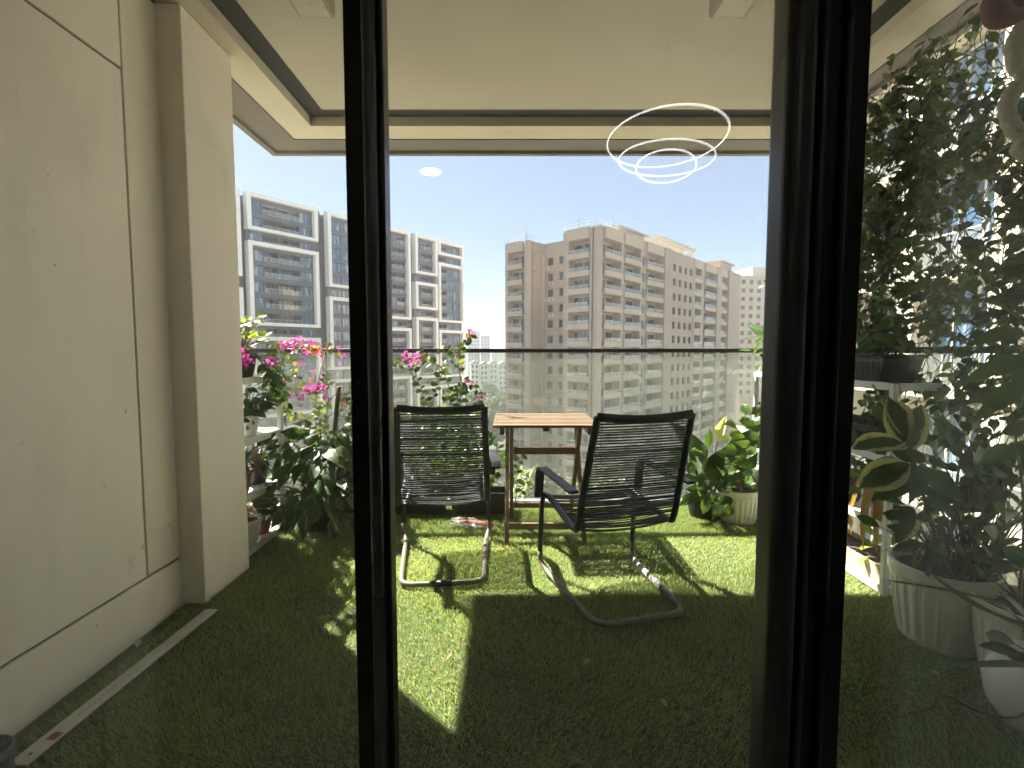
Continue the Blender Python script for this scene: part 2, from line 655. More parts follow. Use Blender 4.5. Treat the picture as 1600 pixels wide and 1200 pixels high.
M['beampaint'] = plain('dull_beige_paint', (0.62, 0.55, 0.44), 0.8, var=0.07, scale=1.5, bump=0.1, bscale=60, stain=((0.48, 0.42, 0.33), 2.5, 0.55, 0.5))
b.build('beam_soffit', M['beampaint'], cl)
b = MB()
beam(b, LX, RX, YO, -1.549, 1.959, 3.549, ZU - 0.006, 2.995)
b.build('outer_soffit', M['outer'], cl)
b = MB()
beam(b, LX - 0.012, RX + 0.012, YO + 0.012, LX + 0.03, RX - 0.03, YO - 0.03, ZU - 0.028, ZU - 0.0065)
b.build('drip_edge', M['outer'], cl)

# square ceiling light boxes
M['fixture'] = plain('fixture_paint', (0.36, 0.32, 0.24), 0.6, var=0.05)
M['lens'] = plain('frosted_lens', (0.52, 0.48, 0.38), 0.3, var=0.05)
for x, lab in ((0.96, 'square beige ceiling light box above the folding table side, unlit'), (-0.87, 'square beige ceiling light box near the left beam, unlit')):
    t = thing('ceiling_light', lab, 'ceiling light', (x, 2.19, ZC), 0, 'ceiling lights of the balcony')
    MB().box(-0.08, 0.08, -0.08, 0.08, -0.075, -0.001).build('housing', M['fixture'], t, bevel=0.004)
    MB().box(-0.066, 0.066, -0.066, 0.066, -0.079, -0.0755).build('diffuser', M['lens'], t)

# left wall: backing, panels with recessed joints, pillar
wl = thing('balcony_wall', 'cream panelled wall with dark recessed grooves and a square pillar at its end', 'wall')
MB().box(WX - 0.3, WX - 0.014, Y0 - 0.1, 2.60, -0.2, 2.685).build('backing', M['joint'], wl)
g = 0.006
gy, gz0, gz1 = 2.0, 0.222, 2.30
for (ya, yb, za, zb) in ((Y0 - 0.1, 2.235, -0.02, gz0 - g), (Y0 - 0.1, gy - g, gz0 + g, gz1 - g), (gy + g, 2.235, gz0 + g, 2.684),
                         (Y0 - 0.1, gy - g * 0.5, gz1 + g, 2.684)):
    MB().box(WX - 0.0135, WX, ya, yb, za, zb).build('panel', M['wall'], wl, bevel=0.002)
MB().box(WX - 0.28, CX, 2.2, 2.585, -0.02, 2.688).build('pillar', M['wall'], wl, bevel=0.006)

# ------------------------------------------------------------------ artificial turf
struct(MB().box(WX + 0.02, RX - 0.05, Y0 + 0.12, YR - 0.06, -0.0119, 0.0).build('turf_mat', M['turfbase']))
def turf():
    rng = np.random.default_rng(3)
    x0, x1, y0, y1 = WX + 0.03, RX - 0.06, Y0 + 0.3, YR - 0.07
    n = int((x1 - x0) * (y1 - y0) * 25000)
    px, py = rng.uniform(x0, x1, n), rng.uniform(y0, y1, n)
    keep = ~((px < CX + 0.01) & (py > 2.19) & (py < 2.6))
    keep &= ~((px < -1.47) & (py < 2.2) & (np.sin(py * 9) * 0.03 + py < 2.1))
    px, py = px[keep], py[keep]
    n = len(px)
    # lean follows a slow swirl so that the pile reads matted
    a = 1.9 * np.sin(px * 2.3 + 1.3 * np.sin(py * 1.7)) + 1.6 * np.sin(py * 3.1 + px) + rng.normal(0, 0.9, n) - 1.2
    L = (0.82 + 0.3 * np.sin(px * 5.1 + 2 * np.sin(py * 3.7)) * np.sin(py * 4.3 + px * 1.9)) * rng.uniform(0.022, 0.042, n) * (1 + 0.15 * np.sin(px * 14) * np.sin(py * 12))
    lean = np.clip(rng.normal(0.98, 0.25, n), 0.15, 1.4)
    wd = rng.uniform(0.0008, 0.0015, n)
    dx, dy = np.cos(a), np.sin(a)
    b_ = rng.uniform(0, 2 * np.pi, n)
    sx, sy = np.cos(b_) * wd, np.sin(b_) * wd
    V = np.zeros((n, 5, 3))
    m_h, m_o = L * 0.62 * np.cos(lean * 0.55), L * 0.62 * np.sin(lean * 0.55)
    t_h, t_o = m_h + L * 0.38 * np.cos(lean * 1.35), m_o + L * 0.38 * np.sin(lean * 1.35)
    V[:, 0] = np.stack([px - sx, py - sy, 0 * px], 1)
    V[:, 1] = np.stack([px + sx, py + sy, 0 * px], 1)
    V[:, 2] = np.stack([px + dx * m_o - sx * .9, py + dy * m_o - sy * .9, m_h], 1)
    V[:, 3] = np.stack([px + dx * m_o + sx * .9, py + dy * m_o + sy * .9, m_h], 1)
    V[:, 4] = np.stack([px + dx * t_o, py + dy * t_o, t_h], 1)
    base = (np.arange(n) * 5)[:, None]
    F = np.concatenate([base + np.array([[0, 1, 3]]), base + np.array([[0, 3, 2]]), base + np.array([[2, 3, 4]])])
    me = bpy.data.meshes.new('artificial_grass')
    fast_mesh(me, V.reshape(-1, 3), F)
    me.materials.append(M['turf'])
    o = stuff(put('artificial_grass', me))
    tag(o, 'short green artificial turf covering the balcony floor', 'turf')
turf()

# ------------------------------------------------------------------ glass railing
rl = thing('glass_railing', 'frameless dusty glass balustrade with a dark brown handrail', 'railing')
zr = 1.205
MB().box(LX + 0.02, RX - 0.02, YR - 0.03, YR + 0.03, zr - 0.032, zr).build('handrail', M['rail'], rl, bevel=0.006)
MB().box(LX + 0.02, LX + 0.08, 2.6, YR - 0.031, zr - 0.032, zr).build('handrail', M['rail'], rl, bevel=0.006)
MB().box(RX - 0.08, RX - 0.02, Y0 + 0.1, YR - 0.031, zr - 0.032, zr).build('handrail', M['rail'], rl, bevel=0.006)
xs = (LX + 0.06, -1.2, -0.39, 0.684, 1.80, RX - 0.06)
for a, c in zip(xs, xs[1:]):
    MB().box(a + 0.004, c - 0.004, YR - 0.006, YR + 0.006, 0.03, zr - 0.033).build('pane', M['railglass'], rl)
for a, c in ((2.6, 3.66),):
    MB().box(LX + 0.044, LX + 0.056, a, c, 0.03, zr - 0.033).build('pane', M['railglass'], rl)
ys = (Y0 + 0.15, 2.1, 3.66)
for a, c in zip(ys, ys[1:]):
    MB().box(RX - 0.056, RX - 0.044, a + 0.004, c - 0.004, 0.03, zr - 0.033).build('pane', M['railglass'], rl)
MB().box(LX + 0.03, RX - 0.03, YR - 0.03, YR + 0.035, -0.011, 0.029).build('shoe', M['alu'], rl)
MB().box(RX - 0.075, RX - 0.03, Y0 + 0.1, YR - 0.031, -0.011, 0.029).build('shoe', M['alu'], rl)
MB().box(LX + 0.03, LX + 0.075, 2.6, YR - 0.031, -0.011, 0.029).build('shoe', M['alu'], rl)

# ------------------------------------------------------------------ sliding doors (the camera looks out through them)
def rounded(x0, x1, y0, y1, r, seg=5):
    p = []
    for cx, cy, a0 in ((x1 - r, y1 - r, 0), (x0 + r, y1 - r, 90), (x0 + r, y0 + r, 180), (x1 - r, y0 + r, 270)):
        for k in range(seg + 1):
            a = R(a0 + 90 * k / seg)
            p.append((cx + r * math.cos(a), cy + r * math.sin(a)))
    return p

def door(label, x0, x1, y, lst, rst):
    """panel from x0 to x1; lst / rst = list of stile profiles (x0, x1, y0, y1, radius, material, name)"""
    t = thing('sliding_door', label, 'door', (0, 0, 0), 0, 'sliding glass door panels')
    MB().box(x0, x1, y - 0.003, y + 0.003, 0.062, 2.538).build('pane', M['glass'], t)
    MB().box(x0, x1, y - 0.02, y + 0.02, 0.0, 0.06).build('bottom_rail', M['black'], t)
    MB().box(x0, x1, y - 0.02, y + 0.02, 2.54, 2.6).build('top_rail', M['black'], t)
    for (a, c, ya, yb, r, m, nm) in lst + rst:
        mb = MB().prism(rounded(a, c, ya, yb, r), 0.002, 2.598)
        mb.build(nm, m, t)
    return t
door('glass door panel beside the cream wall, with a flat black stile', -1.50, -0.232, 0.835, [],
     [(-0.268, -0.2285, 0.80, 0.86, 0.003, M['black'], 'stile')])
door('middle glass door panel between the two black stiles, mirroring the ring lamp', -0.205, 0.440, 0.785,
     [(-0.228, -0.2065, 0.755, 0.815, 0.010, M['bronze'], 'stile'), (-0.206, -0.197, 0.768, 0.803, 0.003, M['black'], 'gasket')],
     [(0.414, 0.4585, 0.745, 0.815, 0.018, M['stilegrey'], 'stile')])
door('glass door panel in front of the climbing vine, with a wide grooved black stile', 0.545, 2.05, 0.835,
     [(0.459, 0.468, 0.772, 0.86, 0.003, M['black'], 'gasket'), (0.4685, 0.478, 0.757, 0.86, 0.004, M['stilegrey'], 'groove_bead'),
      (0.4785, 0.505, 0.772, 0.86, 0.003, M['black'], 'stile'), (0.5055, 0.515, 0.760, 0.86, 0.004, M['black'], 'groove_bead'),
      (0.5155, 0.549, 0.772, 0.86, 0.003, M['black'], 'stile')], [])
fr = thing('door_frame', 'black outer frame holding the sliding door panels', 'door frame')
MB().box(-1.55, 2.10, 0.74, 0.89, 2.601, 2.68).build('head', M['black'], fr)
MB().box(-1.545, -1.501, 0.74, 0.89, 0.0, 2.6).build('jamb', M['black'], fr)
MB().box(2.051, 2.095, 0.74, 0.89, 0.0, 2.6).build('jamb', M['black'], fr)
MB().box(-1.55, 2.10, 0.74, 0.89, -0.06, -0.001).build('track', M['black'], fr)

# ------------------------------------------------------------------ the room one stands in
struct(MB().box(-2.4, 2.9, -4.5, 0.739, -0.1, -0.002).build('room_floor', M['roomfloor']))
struct(MB().box(-2.4, 2.9, -4.5, 0.70, 2.8, 2.95).build('room_ceiling', M['roomwall']))
struct(MB().box(-2.4, 2.9, -4.7, -4.501, -0.1, 2.95).build('room_wall', M['roomwall']))
struct(MB().box(-2.6, -2.401, -4.7, 0.70, -0.1, 2.95).build('room_wall', M['roomwall']))
struct(MB().box(2.901, 3.1, -4.7, 0.70, -0.1, 2.95).build('room_wall', M['roomwall']))
b = MB()
b.box(-2.6, -1.56, 0.701, 0.88, -0.1, 2.95)
b.box(2.101, 3.1, 0.701, 0.88, -0.1, 2.95)
b.box(-1.559, 2.1, 0.701, 0.715, 2.681, 2.95)
struct(b.build('room_wall', M['roomwall']))

def curtain(x0, x1, y, label):
    n = 90
    vs, fs = [], []
    for i in range(n + 1):
        t = i / n
        x = x0 + (x1 - x0) * t
        yy = y + 0.045 * math.sin(t * (x1 - x0) * 62) + 0.012 * math.sin(t * 41)
        for z in (0.03, 1.2, 2.72):
            vs.append((x, yy + 0.01 * math.sin(z * 2 + t * 9), z))
    for i in range(n):
        for k in range(2):
            a = i * 3 + k
            fs.append((a, a + 3, a + 4, a + 1))
    mb = MB().add(vs, fs, 0, True)
    o = mb.build('curtain', M['curtain'])
    sd = o.modifiers.new('thick', 'SOLIDIFY')
    sd.thickness = 0.003
    tag(o, label, 'curtain', 'curtains drawn to the sides of the door')
curtain(-1.9, -0.86, 0.52, 'pale drawn-back curtain mirrored faintly over the cream wall')
curtain(0.93, 2.3, 0.50, 'pale drawn-back curtain mirrored faintly over the potted plants')

# pendant of three lit rings, seen only as a reflection in the middle pane
pd = thing('ring_pendant', 'three lit white rings of a pendant lamp mirrored in the middle door pane', 'lamp', (0.80, -1.02, 2.79))
MB().lathe([(0.0, 0.0), (0.07, 0.0), (0.07, -0.03), (0.0, -0.03)], 24).build('canopy', M['white_metal'], pd)
for (R0, dz, tx, ty, ox) in ((0.30, -0.51, 0.1, 0.0, 0.0), (0.24, -0.61, 0.0, 0.05, 0.0), (0.15, -0.65, 0.2, 0.08, 0.0)):
    mt = Euler((tx, ty, 0)).to_matrix()
    ring = [mt @ Vector((R0 * math.cos(a), R0 * math.sin(a), 0)) + Vector((ox, 0, dz)) for a in [2 * math.pi * k / 72 for k in range(73)]]
    MB().tube(ring, 0.0029, 8, cap=False).build('ring', M['lampwhite'], pd)
    mb = MB()
    for k in (0, 24, 48):
        mb.tube([ring[k], (0, 0, -0.03)], 0.0006, 4)
    mb.build('wire', M['string'], pd)
dl = thing('downlight', 'lit round downlight mirrored as a small white patch in the sky', 'lamp', (-0.73, -2.90, 2.798))
MB().disc(0.085, -0.004, 32, up=False).build('lens', M['lampdisc'], dl)
MB().lathe([(0.10, 0.0), (0.10, -0.006), (0.125, -0.006), (0.125, 0.0)], 32).build('trim', M['white_metal'], dl)

# ------------------------------------------------------------------ cord chairs
def make_chair(label, loc, rz, wrap_bar, yr=-0.325):
    """cantilever chair; local +Y is where the sitter looks"""
    t = thing('cord_chair', label, 'chair', loc, rz, 'black cord chairs at the folding table')
    hw = 0.235
    yb, yf, zs = -0.15, 0.285, 0.385            # seat rear and front, seat rear height
    # side profile of the frame: top of the back, down to the seat corner, forward to the seat front
    prof = [(-0.285, 0.905), (-0.252, 0.80), (-0.17, 0.52), (-0.135, 0.405), (-0.10, 0.375), (0.05, 0.392), (0.24, 0.422), (0.30, 0.410)]
    path = [Vector((0, p.x, p.y)) for p in smooth_path([Vector((y, z, 0)) for y, z in prof], 4)]
    for s in (-1, 1):
        k = [0.92 + 0.08 * min(1, max(0, (0.9 - p.z) / 0.45)) for p in path]
        MB().tube([p + Vector((s * hw * q, 0, 0)) for p, q in zip(path, k)], 0.0165, 10, flat=(1.0, 0.75)).build('side_frame', M['chairframe'], t)
    # top bar, dished in the middle; front seat bar
    top = [Vector((x * hw * 0.92, path[0].y + 0.0, path[0].z - 0.016 * (1 - x * x))) for x in [i / 8 for i in range(-8, 9)]]
    MB().tube(top, 0.0165, 10, flat=(0.8, 1.15)).build('top_bar', M['chairframe'], t)
    fb = [Vector((x * hw, path[-1].y, path[-1].z - 0.018 * (1 - x * x))) for x in [i / 8 for i in range(-8, 9)]]
    MB().tube(fb, 0.013, 10).build('seat_bar', M['chairframe'], t)
    # cords: one shared mesh, stretched to the width and slack in the middle
    cm = MB()
    cm.tube([Vector((x, 0, -0.024 * (1 - x * x))) for x in [i / 6 for i in range(-6, 7)]], 0.0039, 6)
    cord = cm.mesh('cord', M['cord'])
    cm2 = MB()
    cm2.tube([Vector((x, -0.012 * (1 - x * x), 0)) for x in [i / 6 for i in range(-6, 7)]], 0.0039, 6)
    cordb = cm2.mesh('cord', M['cord'])
    L = [0]
    for a, c in zip(path, path[1:]):
        L.append(L[-1] + (c - a).length)
    d = 0.034
    while d < L[-1] - 0.02:
        i = max(j for j in range(len(L)) if L[j] <= d)
        u = (d - L[i]) / (L[i + 1] - L[i])
        p = path[i].lerp(path[i + 1], u)
        back = p.z > 0.42 and p.y < 0
        q = 0.92 + 0.08 * min(1, max(0, (0.9 - p.z) / 0.45))
        o = put('cord', cordb if back else cord, t, (0, p.y, p.z + random.uniform(-0.001, 0.001)), (0, random.uniform(-0.006, 0.006), 0), (hw * q, 1, 1 if back else random.uniform(0.5, 1.1)))
        d += (0.0125 if back else 0.0125) * random.uniform(0.82, 1.18) * (1 + 0.12 * math.sin(d * 70))
    # base: one bent tube, front uprights, runners, rear floor bar
    z0 = 0.032
    for s in (-1, 1):
        up = fillet([(s * (hw + 0.022), 0.27, 0.44), (s * (hw + 0.028), 0.285, 0.36), (s * (hw + 0.03), 0.30, 0.12)], 0.03)
        MB().tube(up, 0.0128, 10).build('leg', M['chairframe'], t)
    lo = fillet([(-(hw + 0.03), 0.30, 0.12), (-(hw + 0.03), 0.298, 0.065), (-(hw + 0.012), 0.24, z0), (-0.205, yr, z0 - 0.006), (0.205, yr, z0 - 0.006), (hw + 0.012, 0.24, z0), (hw + 0.03, 0.298, 0.065), (hw + 0.03, 0.30, 0.12)], 0.075, 7)
    base = MB().tube(lo, 0.0132, 10).build('floor_loop', M['chairbase'], t)
    mb = MB()
    for i in range(15):
        yy = 0.20 - i * 0.019
        xx = 0.2435 + (yy - 0.24) * (0.247 - 0.205) / (0.24 - yr)
        mb.tube([(xx, yy, z0), (xx - 0.0007, yy - 0.010, z0)], 0.0158, 10)
    mb.build('cord_wrap', M['white_metal'] if not wrap_bar else M['chairbase'], base)
    if wrap_bar:
        MB().tube([(-0.05, yr, z0 - 0.006), (0.05, yr, z0 - 0.006)], 0.0155, 10).build('tape_wrap', M['cord'], base)
    # arms: flat strap from the back forward, turned down at the front
    for s in (-1, 1):
        ap = fillet([(0, -0.20, 0.575), (0, 0.255, 0.585), (0, 0.285, 0.415)], 0.05, 6)
        vs, fs = [], []
        for i, p in enumerate(ap):
            tg = (ap[min(i + 1, len(ap) - 1)] - ap[max(i - 1, 0)]).normalized()
            nn = Vector((0, -tg.z, tg.y))
            for sx, sn in ((-1, -1), (1, -1), (1, 1), (-1, 1)):
                vs.append(p + Vector((s * (hw + 0.046) + sx * 0.0225, 0, 0)) + nn * (0.006 * sn))
        n = len(ap)
        for i in range(n - 1):
            for j in range(4):
                a, c = i * 4 + j, i * 4 + (j + 1) % 4
                fs.append((a, c, c + 4, a + 4))
        fs += [(3, 2, 1, 0), tuple((n - 1) * 4 + j for j in range(4))]
        MB().add(vs, fs).build('armrest', M['chairframe'], t, bevel=0.002)
    return t
make_chair('black cord chair nearer the cream wall, facing the railing beside the folding table', (-0.38, 2.67, 0), R(5.5), True)
make_chair('black cord chair turned towards the table, with white rings wrapped on its floor tube', (0.492, 2.30, 0), R(15), False, -0.29).scale = (1.03, 1.0, 1.01)

# ------------------------------------------------------------------ folding table
tb = thing('folding_table', 'slatted wooden folding table with crossed red-brown legs between the two chairs', 'table', (0.205, 3.14, 0), 0)
tw, td, tz = 0.32, 0.285, 0.735
n = 9
sw = 2 * td / n
for i in range(n):
    y = -td + sw * (i + 0.5)
    MB().box(-tw, tw, -sw / 2 + 0.008, sw / 2 - 0.008, -0.009, 0.009).build('slat', M['wood_top'], tb, (0, y, tz), bevel=0.003)
for x in (-0.265, 0.265):
    MB().box(x - 0.014, x + 0.014, -td + 0.01, td - 0.01, tz - 0.05, tz - 0.0095).build('batten', M['wood'], tb, bevel=0.002)
MB().box(-0.02, 0.02, -td + 0.012, -td + 0.05, tz - 0.03, tz - 0.0095).build('latch', M['wood'], tb)
for x, a, c in ((-0.237, (0.20, tz - 0.02), (-0.265, 0.0)), (0.237, (0.20, tz - 0.02), (-0.265, 0.0)), (-0.208, (-0.22, tz - 0.02), (0.24, 0.0)), (0.208, (-0.22, tz - 0.02), (0.24, 0.0))):
    MB().bar((x, a[0], a[1]), (x, c[0], c[1]), 0.025, 0.036, up=(0, 1, 0)).build('leg', M['wood'], tb, bevel=0.003)
MB().box(-0.224, 0.224, -0.222, -0.202, 0.085, 0.125).build('stretcher', M['wood'], tb, bevel=0.002)
MB().box(-0.195, 0.195, 0.165, 0.185, 0.095, 0.13).build('stretcher', M['wood'], tb, bevel=0.002)
MB().box(-0.195, 0.195, -0.125, -0.100, 0.535, 0.58).build('stretcher', M['wood'], tb, bevel=0.002)

# ------------------------------------------------------------------ white plant shelves
def shelf(label, x_in, x_out, y0, y1, posts_y):
    t = thing('plant_shelf', label, 'shelf', (0, 0, 0), 0, 'white metal plant shelves')
    s = 1 if x_out > x_in else -1
    for y in posts_y:
        for x in (x_in + s * 0.014, x_out - s * 0.014):
            MB().box(x - 0.014, x + 0.014, y - 0.014, y + 0.014, 0.0, 1.03).build('post', M['white_metal'], t, bevel=0.004)
    for z in (0.035, 0.345, 0.67, 1.02):
        MB().box(x_in + s * 0.03, x_out - s * 0.03, y0 + 0.03, y1 - 0.03, z - 0.004, z + 0.004).build('board', M['white_metal'], t)
        mb = MB()
        mb.box(x_in, x_in + s * 0.012, y0 + 0.0285, y1 - 0.0285, z - 0.022, z + 0.014)
        mb.box(x_out - s * 0.012, x_out, y0 + 0.0285, y1 - 0.0285, z - 0.022, z + 0.014)
        mb.box(x_in + s * 0.0285, x_out - s * 0.0285, y0, y0 + 0.012, z - 0.022, z + 0.014)
        mb.box(x_in + s * 0.0285, x_out - s * 0.0285, y1 - 0.012, y1, z - 0.022, z + 0.014)
        mb.build('rim', M['white_metal'], t, bevel=0.003)
    return t
shelf('white metal shelf of small pots behind the pillar of the cream wall', -1.50, -1.74, 2.60, 3.15, (2.614, 3.136))
shelf('long white metal shelf of black planters under the climbing vine', 1.78, 2.03, 2.25, 3.56, (2.264, 2.91, 3.546))

# ------------------------------------------------------------------ pots and plants
def pot_parts(t, r0, r1, h, mat, rib=False, rim=0.012, n=48, foot=0.0):
    prof = [(r0 * 0.96, 0.0), (r0, 0.008)]
    for i in range(1, 6):
        k = i / 6
        prof.append((r0 + (r1 - r0) * (1 - (1 - k) ** 1.6), h * k))
    prof += [(r1, h * 0.84), (r1 + rim * 0.5, h * 0.86), (r1 + rim * 0.5, h), (r1 - 0.006, h), (r1 - 0.01, h * 0.8), (0.001, h * 0.8)]
    o = MB().disc(r0 * 0.96, 0.0005, n, up=False).lathe(prof, 96 if rib else n, rib=(0.006, 0.02, h * 0.8) if rib else None).build('pot', mat, t)
    s = MB()
    s.disc(r1 - 0.008, h * 0.885, 24).build('soil', M['soil'], t)
    return o

def planter_parts(t, lx, ly, h, ribbed=True):
    """tapered trough with a rolled rim; lx along local x"""
    mb = MB()
    k = 0.86
    a, b_ = lx / 2, ly / 2
    th = 0.006
    lo = [(-a * k, -b_ * k, 0), (a * k, -b_ * k, 0), (a * k, b_ * k, 0), (-a * k, b_ * k, 0)]
    hi = [(-a, -b_, h), (a, -b_, h), (a, b_, h), (-a, b_, h)]
    hin = [(-a + th, -b_ + th, h), (a - th, -b_ + th, h), (a - th, b_ - th, h), (-a + th, b_ - th, h)]
    lin = [(x * 0.95, y * 0.95, h * 0.8) for x, y, z in hin]
    mb.add(lo + hi + hin + lin, [(3, 2, 1, 0)] + [(i, (i + 1) % 4, 4 + (i + 1) % 4, 4 + i) for i in range(4)] + [(4 + i, 4 + (i + 1) % 4, 8 + (i + 1) % 4, 8 + i) for i in range(4)]
           + [(8 + i, 8 + (i + 1) % 4, 12 + (i + 1) % 4, 12 + i) for i in range(4)])
    o = mb.build('trough', M['black_plastic'], t)
    MB().add(lin, [(0, 1, 2, 3)]).build('soil', M['soil'], t)
    mb = MB()
    mb.tube([(-a, -b_, h), (a, -b_, h)], 0.009, 8).tube([(a, -b_, h), (a, b_, h)], 0.009, 8).tube([(a, b_, h), (-a, b_, h)], 0.009, 8).tube([(-a, b_, h), (-a, -b_, h)], 0.009, 8)
    n = int(lx / 0.016)
    for i in range(n):                                   # twisted rope rim
        x = -a + lx * (i + 0.5) / n
        for y in (-b_, b_):
            mb.bar((x - 0.006, y, h - 0.007), (x + 0.006, y, h + 0.009), 0.021, 0.006)
    mb.build('rim', M['black_plastic'], o)
    if ribbed:
        mb = MB()
        for i in range(int(lx / 0.022)):
            x = (-0.5 + (i + 0.5) / int(lx / 0.022)) * lx * 0.9
            for s in (-1, 1):
                mb.bar((x * 0.97, s * (b_ * 0.885 + 0.001), h * 0.16), (x, s * (b_ * 0.975 + 0.001), h * 0.80), 0.009, 0.006, up=(0, 1, 0))
        mb.build('ribbing', M['black_plastic'], o)
    return o

LEAF = {}
def leafset(key, mat, L, W, prof, n=3, **kw):
    LEAF[key] = [leaf_mesh('leaf', M[mat], L * random.uniform(0.9, 1.1), W * random.uniform(0.9, 1.1), prof, seed=i, droop=kw.get('droop', 0.2) * (0.5 + i * 0.5), fold=kw.get('fold', 0.25), wav=kw.get('wav', 0.03)) for i in range(n)]
leafset('heart', 'green', 0.085, 0.07, HEART)
leafset('vine', 'vine', 0.062, 0.050, HEART, n=4)
leafset('dark_oval', 'dark', 0.10, 0.05, OVAL)
leafset('dark_big', 'dark', 0.24, 0.13, HEART, droop=0.3)
leafset('veined', 'veined', 0.112, 0.068, HEART, n=4, droop=0.3)
leafset('lime_round', 'lime', 0.06, 0.05, ROUND)
leafset('lime_small', 'lime', 0.045, 0.032, OVAL)
leafset('green_small', 'green', 0.045, 0.03, OVAL)
leafset('pothos', 'pothos', 0.10, 0.075, HEART, n=4)
leafset('rubber', 'rubber', 0.20, 0.115, [0.1, 0.62, 0.93, 1.0, 0.94, 0.68, 0.08], n=4, droop=0.12, fold=0.2)
leafset('lance', 'green', 0.20, 0.075, LANCE, droop=0.3)
leafset('croton', 'veined', 0.13, 0.05, LANCE)

def flower_mesh(name, mat, n, r, size):
    B = Bulk()
    d = leaf_data(size, size * 0.8, OVAL, fold=0.5, droop=-0.25, full=False)
    for i in range(n):
        c = rv(1)
        c.normalize()
        p = c * r * random.uniform(0.2, 1) ** 0.6
        for k in range(3):
            dd = (c + rv(0.9)).normalized()
            B.add(d, p, dd, rv(1) + c, random.uniform(0.8, 1.15))
    me = bpy.data.meshes.new(name)
    fast_mesh(me, np.concatenate(B.vs), np.concatenate(B.fs))
    me.materials.append(M[mat])
    return me
FL = [flower_mesh('flower', 'pink', 13, 0.036, 0.026), flower_mesh('flower', 'pink', 8, 0.026, 0.026), flower_mesh('flower', 'pink', 18, 0.048, 0.028)]
FO = flower_mesh('flower', 'orange', 10, 0.022, 0.03)

def bush(t, base, n, rad, h, key, spread=1.0, low=0.2, s=(0.8, 1.2), stem_r=0.0022, face=(0, -0.4, 0.6), skew=(0, 0, 0), droop=0.0, up_bias=0.3):
    """leaves on stalks fanning from the soil"""
    base = Vector(base)
    mb = MB()
    for i in range(n):
        a = random.uniform(0, 2 * math.pi)
        k = math.sqrt(random.uniform(0.02, 1))
        z = h * (low + (1 - low) * random.random() ** 0.8) * (1 - 0.35 * k * k)
        tip = base + Vector((math.cos(a) * rad * k, math.sin(a) * rad * k, z)) + Vector(skew) * (z / h)
        mid = base.lerp(tip, 0.5) + Vector((0, 0, 0.18 * z)) + rv(0.01)
        st = base + Vector((math.cos(a), math.sin(a), 0)) * rad * 0.12
        pts = smooth_path([st, mid, tip], 4)
        mb.tube(pts, [stem_r * 1.3 - stem_r * 0.5 * j / len(pts) for j in range(len(pts))], 5)
        d = Vector((math.cos(a) * (0.4 + k), math.sin(a) * (0.4 + k), up_bias - droop * k)) + rv(0.45)
        put_leaf(t, random.choice(LEAF[key]), tip, d, Vector(face) + Vector((math.cos(a), math.sin(a), 0)) * 0.3 + rv(0.4), random.uniform(*s))
    mb.build('stem', M['stem'], t)

def trail(t, pts, key, step=0.035, s=(0.8, 1.2), r=0.0022, start=0.1, face=(0, -1, 0.6), per=8, down=0.4, mat='stem', name='stem', sides=5, mix=None):
    """a stem through the points with leaves along it"""
    P = smooth_path(pts, per)
    rs = [r * (1.25 - 0.6 * i / len(P)) for i in range(len(P))]
    MB().tube(P, rs, sides).build(name, M[mat], t)
    d = 0.0
    side = 1
    nxt = start
    for a, c in zip(P, P[1:]):
        l = (c - a).length
        while nxt <= d + l and l > 1e-6:
            p = a.lerp(c, (nxt - d) / l)
            tg = (c - a).normalized()
            sd = tg.cross(Vector(face)).normalized() * side
            dd = sd + tg * 0.4 + Vector((0, 0, -down)) + rv(0.45)
            k = mix if (mix and random.random() < 0.3) else key
            put_leaf(t, random.choice(LEAF[k]), p, dd, Vector(face) + rv(0.5), random.uniform(*s))
            side = -side
            nxt += step * random.uniform(0.6, 1.4)
        d += l
    return P

def potted(label, loc, pot, cat='potted plant', name='potted_plant', group=None):
    t = thing(name, label, cat, loc, random.uniform(0, 0.3) if not group else 0, group)
    t.rotation_euler = (0, 0, 0)
    if pot:
        pot_parts(t, *pot[0], **pot[1])
    return t

def strap(t, pts, w0, mat, name='leaf', fold=0.3):
    """one long arching blade"""
    P = smooth_path(pts, 7)
    n = len(P)
    vs, fs = [], []
    for i, p in enumerate(P):
        tg = (P[min(i + 1, n - 1)] - P[max(i - 1, 0)]).normalized()
        s = tg.cross(Vector((0, 0, 1)))
        if s.length < 0.1:
            s = tg.cross(Vector((0, 1, 0)))
        s.normalize()
        u = s.cross(tg)
        k = i / (n - 1)
        wd = w0 * min(1.0, 0.55 + 2.2 * k) * (1 - k ** 3) / 2 + 0.0006
        vs += [p - s * wd + u * fold * wd, p, p + s * wd + u * fold * wd]
    for i in range(n - 1):
        for j in range(2):
            a = i * 3 + j
            fs.append((a, a + 1, a + 4, a + 3))
    return MB().add(vs, fs, 0, True).build(name, mat, t)

def strap_plant(t, base, n, L, w0, mat, lift=0.7, bias=(0, 0, 0)):
    base = Vector(base)
    for i in range(n):
        a = 2 * math.pi * i / n + random.uniform(-0.3, 0.3)
        l = L * random.uniform(0.7, 1.1)
        dr = Vector((math.cos(a), math.sin(a), 0)) + Vector(bias)
        q = random.uniform(0.5, 1.0)
        strap(t, [base, base + dr * l * 0.25 + Vector((0, 0, l * lift * 0.5 * q)), base + dr * l * 0.6 + Vector((0, 0, l * lift * 0.55 * q)), base + dr * l * 0.95 + Vector((0, 0, l * lift * 0.1 * q - 0.1 * l))], w0, M[mat])

